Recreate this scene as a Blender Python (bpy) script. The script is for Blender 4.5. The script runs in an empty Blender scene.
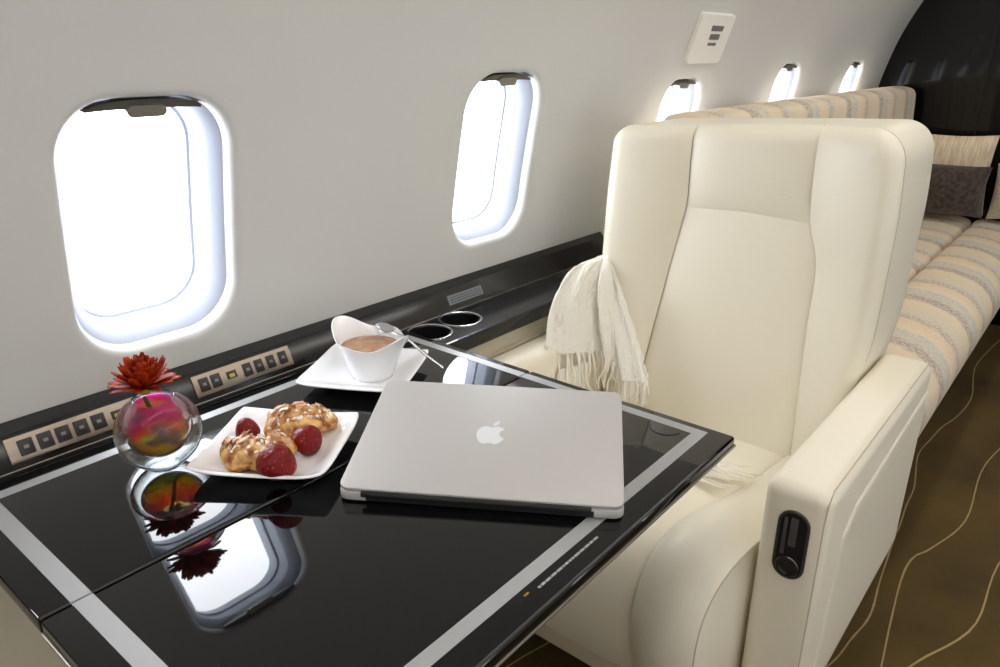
import bpy, bmesh, math, random
from mathutils import Vector, Matrix, noise as mnoise
S = bpy.context.scene
COL = S.collection
rnd = random.Random(7)
PI = math.pi

# ------------------------------------------------------------------ helpers
def lin(c):
    out = []
    for v in c:
        v = v / 255.0
        out.append(v / 12.92 if v <= 0.04045 else ((v + 0.055) / 1.055) ** 2.4)
    return (out[0], out[1], out[2], 1.0)

def mat(name, rgb, rough=0.5, metal=0.0, **kw):
    m = bpy.data.materials.new(name); m.use_nodes = True
    b = m.node_tree.nodes['Principled BSDF']
    b.inputs['Base Color'].default_value = lin(rgb)
    b.inputs['Roughness'].default_value = rough
    b.inputs['Metallic'].default_value = metal
    for k, v in kw.items():
        b.inputs[k.replace('_', ' ')].default_value = v
    return m

def nodes(m):
    nt = m.node_tree
    return nt, nt.nodes, nt.links, nt.nodes['Principled BSDF']

def add_bump(m, scale, strength, dist=0.001, kind='noise', detail=4, coord='Object', stretch=(1, 1, 1)):
    nt, N, L, b = nodes(m)
    tc = N.new('ShaderNodeTexCoord'); mp = N.new('ShaderNodeMapping'); mp.inputs['Scale'].default_value = stretch
    L.new(tc.outputs[coord], mp.inputs['Vector'])
    if kind == 'noise':
        t = N.new('ShaderNodeTexNoise'); t.inputs['Scale'].default_value = scale; t.inputs['Detail'].default_value = detail; out = t.outputs['Fac']
    elif kind == 'voronoi':
        t = N.new('ShaderNodeTexVoronoi'); t.inputs['Scale'].default_value = scale; out = t.outputs['Distance']
    else:
        t = N.new('ShaderNodeTexWave'); t.inputs['Scale'].default_value = scale; t.inputs['Distortion'].default_value = 1.0; out = t.outputs['Fac']
    L.new(mp.outputs['Vector'], t.inputs['Vector'])
    bp = N.new('ShaderNodeBump'); bp.inputs['Strength'].default_value = strength; bp.inputs['Distance'].default_value = dist
    L.new(out, bp.inputs['Height']); L.new(bp.outputs['Normal'], b.inputs['Normal'])
    return m

def add_mottle(m, c1, c2, scale, detail=4, lo=0.35, hi=0.65, stretch=(1, 1, 1)):
    nt, N, L, b = nodes(m)
    tc = N.new('ShaderNodeTexCoord'); mp = N.new('ShaderNodeMapping'); mp.inputs['Scale'].default_value = stretch
    t = N.new('ShaderNodeTexNoise'); t.inputs['Scale'].default_value = scale; t.inputs['Detail'].default_value = detail
    r = N.new('ShaderNodeValToRGB')
    r.color_ramp.elements[0].position = lo; r.color_ramp.elements[0].color = lin(c1)
    r.color_ramp.elements[1].position = hi; r.color_ramp.elements[1].color = lin(c2)
    L.new(tc.outputs['Object'], mp.inputs['Vector']); L.new(mp.outputs['Vector'], t.inputs['Vector'])
    L.new(t.outputs['Fac'], r.inputs['Fac']); L.new(r.outputs['Color'], b.inputs['Base Color'])
    return m

def link(o, parent=None):
    COL.objects.link(o)
    if parent is not None:
        o.parent = parent
    return o

def new():
    return bmesh.new()

def obj2(name, bm, m, parent=None, smooth=True, loc=None, angle=40, recalc=True):
    base = Vector(loc) if loc is not None else Vector((0, 0, 0))
    if parent is not None:
        base = Vector((0, 0, 0)); p = parent
        while p is not None:
            base += p.location; p = p.parent
    if base.length > 0:
        bmesh.ops.translate(bm, verts=bm.verts[:], vec=-base)
    if recalc:
        bmesh.ops.recalc_face_normals(bm, faces=bm.faces[:])
    me = bpy.data.meshes.new(name); bm.to_mesh(me); bm.free()
    for mm in (m if isinstance(m, (list, tuple)) else [m]):
        me.materials.append(mm)
    for p in me.polygons:
        p.use_smooth = smooth
    o = bpy.data.objects.new(name, me)
    if parent is None and loc is not None:
        o.location = loc
    link(o, parent)
    if smooth and angle:
        me.set_sharp_from_angle(angle=math.radians(angle))
    return o
obj = obj2

def tag(o, label, cat, group=None, kind=None):
    o['label'] = label; o['category'] = cat
    if group: o['group'] = group
    if kind: o['kind'] = kind
    return o

def thing(name, loc, label, cat, group=None):
    o = bpy.data.objects.new(name, None); o.empty_display_size = 0.05; o.location = loc
    COL.objects.link(o)
    return tag(o, label, cat, group)

def struct(o):
    o['kind'] = 'structure'; return o

def rbox(bm, c, size, r=0.004, seg=3, M=None):
    """bevelled box centred at c"""
    res = bmesh.ops.create_cube(bm, size=1.0)
    vs = res['verts']
    bmesh.ops.scale(bm, verts=vs, vec=size)
    if r > 0:
        es = list({e for v in vs for e in v.link_edges})
        out = bmesh.ops.bevel(bm, geom=es, offset=min(r, min(size) * 0.49), segments=seg, profile=0.5, affect='EDGES')
        vs = list({v for f in out['faces'] for v in f.verts} | {v for v in vs if v.is_valid})
        seen = set(vs); st = list(vs)
        while st:
            v = st.pop()
            for e in v.link_edges:
                w = e.other_vert(v)
                if w not in seen:
                    seen.add(w); st.append(w)
        vs = list(seen)
    if M is not None:
        bmesh.ops.transform(bm, matrix=M, verts=vs)
    bmesh.ops.translate(bm, verts=vs, vec=c)
    return vs

def bxx(bm, x0, x1, y0, y1, z0, z1, r=0.004, seg=3):
    return rbox(bm, Vector(((x0 + x1) / 2, (y0 + y1) / 2, (z0 + z1) / 2)), (x1 - x0, y1 - y0, z1 - z0), r, seg)

def tube(bm, pts, r, n=10, caps=True):
    pts = [Vector(p) for p in pts]
    rs = r if isinstance(r, (list, tuple)) else [r] * len(pts)
    rings = []
    up = Vector((0, 0, 1))
    prev = None
    for i, p in enumerate(pts):
        t = (pts[min(i + 1, len(pts) - 1)] - pts[max(i - 1, 0)]).normalized()
        a = prev if prev is not None else (up if abs(t.z) < 0.9 else Vector((1, 0, 0)))
        a = (a - t * a.dot(t)).normalized(); prev = a
        b = t.cross(a)
        rings.append([bm.verts.new(p + (a * math.cos(2 * PI * k / n) + b * math.sin(2 * PI * k / n)) * rs[i]) for k in range(n)])
    for i in range(len(rings) - 1):
        for k in range(n):
            bm.faces.new((rings[i][k], rings[i][(k + 1) % n], rings[i + 1][(k + 1) % n], rings[i + 1][k]))
    if caps:
        bm.faces.new(rings[0]); bm.faces.new(rings[-1])
    return rings

def lathe(bm, prof, c, n=40, rf=None, zf=None, close_top=False, close_bot=False):
    rings = []
    c = Vector(c)
    for (r, z) in prof:
        ring = []
        for k in range(n):
            a = 2 * PI * k / n
            rr = r * (rf(a, z) if rf else 1.0); zz = zf(a, z) if zf else z
            ring.append(bm.verts.new(c + Vector((rr * math.cos(a), rr * math.sin(a), zz))))
        rings.append(ring)
    for i in range(len(rings) - 1):
        for k in range(n):
            bm.faces.new((rings[i][k], rings[i][(k + 1) % n], rings[i + 1][(k + 1) % n], rings[i + 1][k]))
    if close_bot: bm.faces.new(rings[0])
    if close_top: bm.faces.new(rings[-1])
    return rings

def grid(bm, P):
    """P[i][j] -> Vector; quads between"""
    V = [[bm.verts.new(p) for p in row] for row in P]
    for i in range(len(V) - 1):
        for j in range(len(V[0]) - 1):
            bm.faces.new((V[i][j], V[i][j + 1], V[i + 1][j + 1], V[i + 1][j]))
    return V

def prism(bm, pts2, M, h):
    """closed 2-D outline in the xy plane of M, from z=0 to z=h"""
    lo = [bm.verts.new(M @ Vector((p[0], p[1], 0))) for p in pts2]
    hi = [bm.verts.new(M @ Vector((p[0], p[1], h))) for p in pts2]
    n = len(pts2)
    for k in range(n):
        bm.faces.new((lo[k], lo[(k + 1) % n], hi[(k + 1) % n], hi[k]))
    f1 = bm.faces.new(lo); f2 = bm.faces.new(hi)
    if n > 4:
        bmesh.ops.triangulate(bm, faces=[f1, f2])

def rrect(hw, hh, r, n=10):
    pts = []
    r = min(r, hw, hh)
    for (sx, sy, a0) in ((1, 1, 0), (-1, 1, 90), (-1, -1, 180), (1, -1, 270)):
        for k in range(n + 1):
            a = math.radians(a0 + 90 * k / n)
            pts.append((sx * (hw - r) + r * math.cos(a), sy * (hh - r) + r * math.sin(a)))
    return pts

def sm(a, b, x):
    t = max(0.0, min(1.0, (x - a) / (b - a))); return t * t * (3 - 2 * t)

def interp(tab, x):
    if x <= tab[0][0]: return tab[0][1]
    for (x0, y0), (x1, y1) in zip(tab, tab[1:]):
        if x <= x1:
            t = (x - x0) / (x1 - x0); return y0 + (y1 - y0) * t
    return tab[-1][1]

def catmull(tab, x):
    """smooth interpolation through (x, y) pairs"""
    n = len(tab)
    if x <= tab[0][0]: return tab[0][1]
    if x >= tab[-1][0]: return tab[-1][1]
    for i in range(n - 1):
        if x <= tab[i + 1][0]:
            x0, y0 = tab[i]; x1, y1 = tab[i + 1]; h = x1 - x0; t = (x - x0) / h
            def slope(k):
                a = max(k - 1, 0); b = min(k + 1, n - 1)
                return (tab[b][1] - tab[a][1]) / (tab[b][0] - tab[a][0])
            m0, m1 = slope(i) * h, slope(i + 1) * h
            t2, t3 = t * t, t * t * t
            return (2*t3 - 3*t2 + 1) * y0 + (t3 - 2*t2 + t) * m0 + (-2*t3 + 3*t2) * y1 + (t3 - t2) * m1

def bez(net, nu, nv):
    """dense smooth surface through a control net of vectors (Catmull-Rom both ways)"""
    def cr(ps, t):
        n = len(ps) - 1; x = t * n; i = min(int(x), n - 1); f = x - i
        p0 = ps[max(i - 1, 0)]; p1 = ps[i]; p2 = ps[i + 1]; p3 = ps[min(i + 2, n)]
        return 0.5 * ((2 * p1) + (p2 - p0) * f + (2 * p0 - 5 * p1 + 4 * p2 - p3) * f * f + (3 * p1 - p0 - 3 * p2 + p3) * f ** 3)
    net = [[Vector(p) for p in r] for r in net]
    out = []
    for i in range(nv + 1):
        v = i / nv
        colp = [cr([net[r][c] for r in range(len(net))], v) for c in range(len(net[0]))]
        out.append([cr(colp, j / nu) for j in range(nu + 1)])
    return out

def crv(ps, n):
    ps = [Vector(p) for p in ps]
    return [q[0] for q in bez([[p] + [p] for p in ps], 1, n)]

def mod(o, kind, **kw):
    m = o.modifiers.new(kind.lower(), kind)
    for k, v in kw.items(): setattr(m, k, v)
    return m

# ------------------------------------------------------------------ camera
F_PX, CX, CY, HZ = 745.0, 500.0, 333.5, 52.0
pit = math.atan((CY - HZ) / F_PX)
yaw = math.radians(39.649)
Hd = Vector((math.cos(yaw), math.sin(yaw), 0)); Rt = Vector((math.sin(yaw), -math.cos(yaw), 0))
Fw = Hd * math.cos(pit) - Vector((0, 0, 1)) * math.sin(pit)
Up = Hd * math.sin(pit) + Vector((0, 0, 1)) * math.cos(pit)
cam = bpy.data.cameras.new('camera'); camo = bpy.data.objects.new('camera', cam); COL.objects.link(camo)
Mx = Matrix((Rt, Up, -Fw)).transposed().to_4x4(); Mx.translation = (0, 0, 1.2)
camo.matrix_world = Mx
cam.sensor_width = 36.0; cam.lens = F_PX / 1000.0 * 36.0; cam.clip_start = 0.02; cam.clip_end = 60
S.camera = camo
S.view_settings.view_transform = 'Standard'; S.view_settings.look = 'None'
S.view_settings.exposure = 0.08; S.view_settings.gamma = 1.0; S.view_settings.use_curve_mapping = False

# ------------------------------------------------------------------ materials
M = {}
M['liner'] = mat('cabin_liner', (206, 205, 202), 0.55)
add_bump(M['liner'], 900, 0.05, 0.0005)
M['reveal'] = mat('window_reveal', (178, 184, 198), 0.4)
M['cream'] = mat('cream_leather', (235, 228, 209), 0.42)
add_bump(M['cream'], 420, 0.10, 0.0008)
M['thread'] = mat('seam_thread', (196, 186, 160), 0.7)
M['blk'] = mat('black_lacquer', (8, 8, 9), 0.03, 0.0, IOR=1.5)
M['blksatin'] = mat('black_satin', (20, 20, 21), 0.28)
M['gap'] = mat('black_rubber', (8, 8, 8), 0.6)
M['ledgetop'] = mat('ledge_lacquer', (22, 22, 23), 0.16)
M['inlay'] = mat('brushed_inlay', (168, 169, 170), 0.45, 0.35)
M['chrome'] = mat('chrome', (215, 216, 218), 0.16, 1.0)
M['steel'] = mat('brushed_steel', (150, 146, 138), 0.35, 0.9)
M['beige'] = mat('beige_panel', (192, 183, 160), 0.5)
M['alu'] = mat('aluminium', (190, 187, 185), 0.55, 0.30)
add_bump(M['alu'], 2500, 0.04, 0.0002)
M['logo'] = mat('logo_plastic', (222, 224, 228), 0.15)
M['china'] = mat('white_china', (243, 243, 245), 0.12, 0.0, Coat_Weight=0.4)
M['coffee'] = mat('milky_coffee', (176, 132, 98), 0.2)
add_mottle(M['coffee'], (160, 112, 78), (190, 148, 114), 60, 3)
M['crust'] = mat('baked_crust', (208, 150, 78), 0.5)
add_mottle(M['crust'], (140, 70, 22), (236, 190, 118), 62, 5, 0.40, 0.60)
add_bump(M['crust'], 160, 0.5, 0.003)
M['flake'] = mat('almond_flake', (206, 158, 122), 0.6)
M['sugar'] = mat('icing_sugar', (245, 240, 235), 0.8)
M['berry'] = mat('strawberry_skin', (140, 14, 18), 0.42, 0.0, Specular_IOR_Level=0.25)
M['brown'] = mat('brown_pillow', (64, 54, 50), 0.85, Sheen_Weight=0.3)
add_mottle(M['brown'], (48, 40, 37), (84, 72, 66), 60, 3)
add_bump(M['brown'], 300, 0.5, 0.003)
M['throw'] = mat('cream_wool', (240, 236, 224), 0.95, Sheen_Weight=0.3)
add_bump(M['throw'], 240, 0.9, 0.004, detail=4)
M['fringe'] = mat('cream_yarn', (243, 238, 226), 0.95)
M['stem'] = mat('flower_stem', (52, 84, 34), 0.5)
M['petal'] = mat('rust_petal', (190, 58, 22), 0.6, 0.0, Specular_IOR_Level=0.1)
add_mottle(M['petal'], (112, 20, 6), (182, 60, 14), 40, 3, 0.38, 0.62)
M['heart'] = mat('flower_heart', (150, 140, 30), 0.7)
M['bezel'] = mat('switch_bezel', (170, 156, 140), 0.35, 0.7)
M['button'] = mat('switch_button', (34, 33, 33), 0.4)
M['icon'] = mat('button_icon', (128, 126, 124), 0.5)
M['lcd'] = mat('display_yellow', (190, 176, 70), 0.4)
M['label'] = mat('grey_placard', (120, 122, 128), 0.4)
M['labeltext'] = mat('placard_print', (70, 72, 76), 0.6)
M['sign'] = mat('wall_plate', (238, 235, 228), 0.4)
M['print'] = mat('grey_print', (112, 110, 108), 0.6)
M['blind'] = mat('blind_rail', (92, 88, 82), 0.35, 0.5)

# striped woven sofa fabric: bands across the length, broken by a coarse weave
def stripe_material():
    m = mat('striped_weave', (214, 200, 176), 0.9)
    nt, N, L, b = nodes(m)
    tc = N.new('ShaderNodeTexCoord'); sx = N.new('ShaderNodeSeparateXYZ'); L.new(tc.outputs['Object'], sx.inputs[0])
    nz = N.new('ShaderNodeTexNoise'); nz.inputs['Scale'].default_value = 55; nz.inputs['Detail'].default_value = 3
    mp = N.new('ShaderNodeMapping'); mp.inputs['Scale'].default_value = (1.0, 0.6, 0.6)
    L.new(tc.outputs['Object'], mp.inputs['Vector']); L.new(mp.outputs['Vector'], nz.inputs['Vector'])
    ad = N.new('ShaderNodeMath'); ad.operation = 'MULTIPLY_ADD'; ad.inputs[1].default_value = 0.05
    ax = N.new('ShaderNodeMath'); ax.inputs[1].default_value = 10.0; L.new(sx.outputs['X'], ax.inputs[0])
    L.new(nz.outputs['Fac'], ad.inputs[0]); L.new(ax.outputs[0], ad.inputs[2])
    md = N.new('ShaderNodeMath'); md.operation = 'MODULO'; md.inputs[1].default_value = 0.42; L.new(ad.outputs[0], md.inputs[0])
    dv = N.new('ShaderNodeMath'); dv.operation = 'DIVIDE'; dv.inputs[1].default_value = 0.42; L.new(md.outputs[0], dv.inputs[0])
    rp = N.new('ShaderNodeValToRGB'); L.new(dv.outputs[0], rp.inputs['Fac'])
    stops = [(0.0, (222, 204, 174)), (0.16, (226, 208, 180)), (0.20, (178, 160, 146)), (0.28, (166, 150, 140)), (0.34, (200, 194, 180)), (0.48, (196, 194, 184)),
             (0.52, (228, 210, 178)), (0.70, (222, 200, 168)), (0.74, (186, 170, 154)), (0.79, (190, 172, 156)), (0.84, (205, 200, 186)), (1.0, (220, 204, 176))]
    cr = rp.color_ramp
    cr.elements[0].position = stops[0][0]; cr.elements[0].color = lin(stops[0][1])
    cr.elements[1].position = stops[-1][0]; cr.elements[1].color = lin(stops[-1][1])
    for p, c in stops[1:-1]:
        e = cr.elements.new(p); e.color = lin(c)
    n2 = N.new('ShaderNodeTexNoise'); n2.inputs['Scale'].default_value = 130; n2.inputs['Detail'].default_value = 2
    L.new(tc.outputs['Object'], n2.inputs['Vector'])
    mx = N.new('ShaderNodeMix'); mx.data_type = 'RGBA'; mx.inputs['B'].default_value = lin((226, 212, 188))
    r2 = N.new('ShaderNodeMapRange'); r2.inputs['From Min'].default_value = 0.42; r2.inputs['From Max'].default_value = 0.62; r2.inputs['To Max'].default_value = 0.75
    L.new(n2.outputs['Fac'], r2.inputs['Value']); L.new(r2.outputs[0], mx.inputs['Factor']); L.new(rp.outputs['Color'], mx.inputs['A'])
    L.new(mx.outputs['Result'], b.inputs['Base Color'])
    bp = N.new('ShaderNodeBump'); bp.inputs['Strength'].default_value = 0.5; bp.inputs['Distance'].default_value = 0.003
    L.new(n2.outputs['Fac'], bp.inputs['Height']); L.new(bp.outputs['Normal'], b.inputs['Normal'])
    return m
M['stripe'] = stripe_material()

def carpet_material():
    m = mat('brown_carpet', (70, 52, 26), 0.95)
    add_mottle(m, (60, 45, 14), (100, 79, 32), 2.4, 6, 0.3, 0.7, (1, 1.6, 1))
    add_bump(m, 700, 0.6, 0.002)
    return m
M['carpet'] = carpet_material()
M['cline'] = mat('carpet_line', (168, 144, 96), 0.95)

def pane_material():
    m = bpy.data.materials.new('window_pane'); m.use_nodes = True
    N, L = m.node_tree.nodes, m.node_tree.links
    N.remove(N['Principled BSDF'])
    t = N.new('ShaderNodeBsdfTransparent'); t.inputs[0].default_value = (0.97, 0.98, 1, 1)
    g = N.new('ShaderNodeBsdfGlossy'); g.inputs['Roughness'].default_value = 0.02
    mx = N.new('ShaderNodeMixShader'); mx.inputs[0].default_value = 0.05; L.new(t.outputs[0], mx.inputs[1]); L.new(g.outputs[0], mx.inputs[2])
    L.new(mx.outputs[0], N['Material Output'].inputs['Surface'])
    return m
M['pane'] = pane_material()

def glass(name, rgb, ior=1.45, rough=0.0):
    return mat(name, rgb, rough, 0.0, Transmission_Weight=1.0, IOR=ior)
def vase_glass():
    m = glass('clear_glass', (150, 176, 186))
    nt, N, L, b = nodes(m)
    t = N.new('ShaderNodeBsdfTransparent'); t.inputs[0].default_value = (0.93, 0.96, 0.97, 1)
    lw = N.new('ShaderNodeLayerWeight'); lw.inputs['Blend'].default_value = 0.35
    mr = N.new('ShaderNodeMapRange'); mr.inputs['From Min'].default_value = 0.22; mr.inputs['From Max'].default_value = 0.62; mr.inputs['To Min'].default_value = 0.08
    L.new(lw.outputs['Facing'], mr.inputs['Value'])
    mx = N.new('ShaderNodeMixShader'); L.new(mr.outputs[0], mx.inputs[0]); L.new(t.outputs[0], mx.inputs[1]); L.new(b.outputs[0], mx.inputs[2])
    L.new(mx.outputs[0], N['Material Output'].inputs['Surface'])
    return m
M['glass'] = vase_glass()
def iris_material():
    m = mat('iridescent_glass', (220, 60, 120), 0.06, 0.0, IOR=1.7)
    nt, N, L, b = nodes(m)
    tc = N.new('ShaderNodeTexCoord'); sx = N.new('ShaderNodeSeparateXYZ'); L.new(tc.outputs['Object'], sx.inputs[0])
    nz = N.new('ShaderNodeTexNoise'); nz.inputs['Scale'].default_value = 20; L.new(tc.outputs['Object'], nz.inputs['Vector'])
    ma = N.new('ShaderNodeMath'); ma.operation = 'MULTIPLY_ADD'; ma.inputs[1].default_value = 0.060; L.new(nz.outputs['Fac'], ma.inputs[0]); L.new(sx.outputs['Z'], ma.inputs[2])
    mr = N.new('ShaderNodeMapRange'); mr.inputs['From Min'].default_value = 0.042; mr.inputs['From Max'].default_value = 0.118; L.new(ma.outputs[0], mr.inputs['Value'])
    rp = N.new('ShaderNodeValToRGB'); L.new(mr.outputs[0], rp.inputs['Fac'])
    st = [(0.0, (60, 150, 160)), (0.14, (240, 226, 70)), (0.32, (246, 206, 60)), (0.48, (176, 176, 90)), (0.60, (240, 130, 70)), (0.78, (240, 50, 120)), (1.0, (250, 80, 160))]
    cr = rp.color_ramp
    cr.elements[0].position = 0; cr.elements[0].color = lin(st[0][1]); cr.elements[1].position = 1; cr.elements[1].color = lin(st[-1][1])
    for p, c in st[1:-1]:
        e = cr.elements.new(p); e.color = lin(c)
    L.new(rp.outputs['Color'], b.inputs['Base Color'])
    n2 = N.new('ShaderNodeTexNoise'); n2.inputs['Scale'].default_value = 34; n2.inputs['Detail'].default_value = 1; L.new(tc.outputs['Object'], n2.inputs['Vector'])
    r2 = N.new('ShaderNodeMapRange'); r2.inputs['From Min'].default_value = 0.50; r2.inputs['From Max'].default_value = 0.62; r2.inputs['To Max'].default_value = 0.8; L.new(n2.outputs['Fac'], r2.inputs['Value'])
    mc = N.new('ShaderNodeMix'); mc.data_type = 'RGBA'; mc.inputs['B'].default_value = lin((92, 84, 120)); L.new(r2.outputs[0], mc.inputs['Factor']); L.new(rp.outputs['Color'], mc.inputs['A'])
    L.new(mc.outputs['Result'], b.inputs['Base Color'])
    tr = N.new('ShaderNodeBsdfTranslucent'); L.new(mc.outputs['Result'], tr.inputs['Color'])
    tp = N.new('ShaderNodeBsdfTransparent'); L.new(rp.outputs['Color'], tp.inputs['Color'])
    mx = N.new('ShaderNodeMixShader'); mx.inputs[0].default_value = 0.40
    L.new(b.outputs[0], mx.inputs[1]); L.new(tr.outputs[0], mx.inputs[2])
    m2 = N.new('ShaderNodeMixShader'); m2.inputs[0].default_value = 0.5
    L.new(mx.outputs[0], m2.inputs[1]); L.new(tp.outputs[0], m2.inputs[2]); L.new(m2.outputs[0], N['Material Output'].inputs['Surface'])
    return m
M['iris'] = iris_material()

def berry_skin():
    m = M['berry']; nt, N, L, b = nodes(m)
    tc = N.new('ShaderNodeTexCoord'); v = N.new('ShaderNodeTexVoronoi'); v.inputs['Scale'].default_value = 190
    L.new(tc.outputs['Object'], v.inputs['Vector'])
    r = N.new('ShaderNodeValToRGB'); r.color_ramp.elements[0].position = 0.10; r.color_ramp.elements[0].color = lin((186, 90, 44))
    r.color_ramp.elements[1].position = 0.2; r.color_ramp.elements[1].color = lin((112, 8, 10))
    L.new(v.outputs['Distance'], r.inputs['Fac']); L.new(r.outputs['Color'], b.inputs['Base Color'])
    bp = N.new('ShaderNodeBump'); bp.inputs['Strength'].default_value = 0.5; bp.inputs['Distance'].default_value = 0.002
    L.new(v.outputs['Distance'], bp.inputs['Height']); L.new(bp.outputs['Normal'], b.inputs['Normal'])
berry_skin()

# ------------------------------------------------------------------ cabin shell
YC = -0.12                    # centre line of the cabin
PROF = [(0.98, 0.0), (1.01, 0.2), (1.034, 0.45), (1.038, 0.72), (1.023, 0.88), (0.991, 1.06), (0.968, 1.158), (0.941, 1.25), (0.909, 1.33), (0.870, 1.41), (0.81, 1.52), (0.71, 1.63), (0.575, 1.73), (0.40, 1.80), (0.2, 1.84), (YC, 1.85)]
dense = []
zz = [(i, p) for i, p in enumerate(PROF)]
for i in range(0, (len(PROF) - 1) * 12 + 1):
    t = i / 12.0
    dense.append(Vector((catmull([(k, p[0]) for k, p in zz], t), catmull([(k, p[1]) for k, p in zz], t))))
arc = [0.0]
for a, b in zip(dense, dense[1:]):
    arc.append(arc[-1] + (b - a).length)
STOT = arc[-1]
def pf(s):
    """wall profile at arc length s: (Y, z, outward normal)"""
    s = max(0.0, min(STOT, s))
    lo, hi = 0, len(arc) - 1
    while hi - lo > 1:
        m = (lo + hi) // 2
        if arc[m] <= s: lo = m
        else: hi = m
    t = (s - arc[lo]) / (arc[hi] - arc[lo])
    p = dense[lo].lerp(dense[hi], t)
    # smooth normal by a wide difference
    def at(q):
        q = max(0.0, min(STOT, q)); a, b = 0, len(arc) - 1
        while b - a > 1:
            m = (a + b) // 2
            if arc[m] <= q: a = m
            else: b = m
        return dense[a].lerp(dense[b], (q - arc[a]) / (arc[b] - arc[a]))
    d = (at(s + 0.03) - at(s - 0.03)).normalized()
    return p.x, p.y, Vector((d.y, -d.x))
def s_of_z(z):
    for i, p in enumerate(dense):
        if p.y >= z: return arc[i]
    return STOT
def wpt(x, s, off=0.0, side=1):
    y, z, n = pf(s)
    y += n.x * off; z += n.y * off
    if side < 0: y = 2 * YC - y
    return Vector((x, y, z))

X0, X1 = -2.6, 4.02
WXL = [(-1.81, 0.965), (-1.05, 0.965), (-0.28, 0.965), (0.477, 0.965), (1.206, 0.980), (1.985, 0.957), (2.762, 0.978), (3.540, 0.987)]
WXR = [(-1.75, 0.985), (-1.01, 0.985), (-0.27, 0.985), (0.47, 0.985), (1.21, 0.985), (1.95, 0.985), (2.69, 0.985), (3.43, 0.985)]
WHW, WHH, WR = 0.1225, 0.181, 0.080
CH = 0.29
SLO, SHI = s_of_z(0.69), s_of_z(1.26)
STOP = s_of_z(1.70)
NW = 16
def loop_pts(inset):
    p = rrect(WHW - inset, WHH - inset, max(WR - inset * 0.7, 0.02), NW)
    out = []
    for i, a in enumerate(p):
        b = p[(i + 1) % len(p)]
        out.append(a)
        if i % (NW + 1) == NW:      # straight side: subdivide so it follows the wall's curve
            for k in range(1, 12): out.append((a[0] + (b[0] - a[0]) * k / 12, a[1] + (b[1] - a[1]) * k / 12))
    return out

def build_wall(name, side, wins):
    bm = new()
    def g(xa, xb, sa, sb, nx, ns, off=0.0):
        grid(bm, [[wpt(xa + (xb - xa) * i / nx, sa + (sb - sa) * j / ns, off, side) for j in range(ns + 1)] for i in range(nx + 1)])
    g(X0, X1, 0, SLO + 0.012, 8, 60, 0.0002); g(X0, X1, SHI - 0.012, STOP, 8, 60, 0.0002)
    edges = [X0] + [w[0] for w in wins] + [X1]
    xs = [(w[0] - CH, w[0] + CH) for w in wins]
    last = X0
    for a, b in xs:
        if a > last + 1e-4: g(last - 0.02, a + 0.02, SLO - 0.001, SHI + 0.001, 2, 80, 0.00015)
        last = b
    if last < X1: g(last - 0.02, X1, SLO - 0.001, SHI + 0.001, 2, 80, 0.00015)
    for (wx, wz) in wins:
        sc = s_of_z(wz)
        inner = loop_pts(0.0)
        lo, hi = SLO - sc, SHI - sc
        outer = []
        for (u, v) in inner:
            k = min(CH / abs(u) if abs(u) > 1e-9 else 1e9, (hi / v if v > 1e-9 else (lo / v if v < -1e-9 else 1e9)))
            outer.append((u * k, v * k))
        # bring the nearest outer points onto the cell's corners
        for (cu, cv) in ((CH, hi), (-CH, hi), (CH, lo), (-CH, lo)):
            j = min(range(len(outer)), key=lambda q: (outer[q][0] - cu) ** 2 + (outer[q][1] - cv) ** 2)
            outer[j] = (cu, cv)
        rings = []
        for (ins, dep) in ((0.0085, 0.020), (0.0075, 0.012), (0.005, 0.005), (0.001, 0.0012)):
            rings.append([wpt(wx + u, sc + v, dep, side) for (u, v) in loop_pts(ins)])
        for t in (0.03, 0.08, 0.18, 0.32, 0.5, 0.75, 1.0):
            rings.append([wpt(wx + a[0] + (b[0] - a[0]) * t, sc + a[1] + (b[1] - a[1]) * t, 0, side) for a, b in zip(inner, outer)])
        V = [[bm.verts.new(p) for p in r] for r in rings]
        n = len(inner)
        for i in range(len(V) - 1):
            for k in range(n):
                a, b, c, d = V[i][k], V[i][(k + 1) % n], V[i + 1][(k + 1) % n], V[i + 1][k]
                if (a.co - b.co).length < 1e-7 and (c.co - d.co).length < 1e-7: continue
                try: bm.faces.new((a, b, c, d))
                except ValueError: pass
    bmesh.ops.remove_doubles(bm, verts=bm.verts[:], dist=1e-6)
    return struct(obj(name, bm, M['liner'], angle=50))

build_wall('wall_left', 1, WXL)
build_wall('wall_right', -1, WXR)

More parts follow.
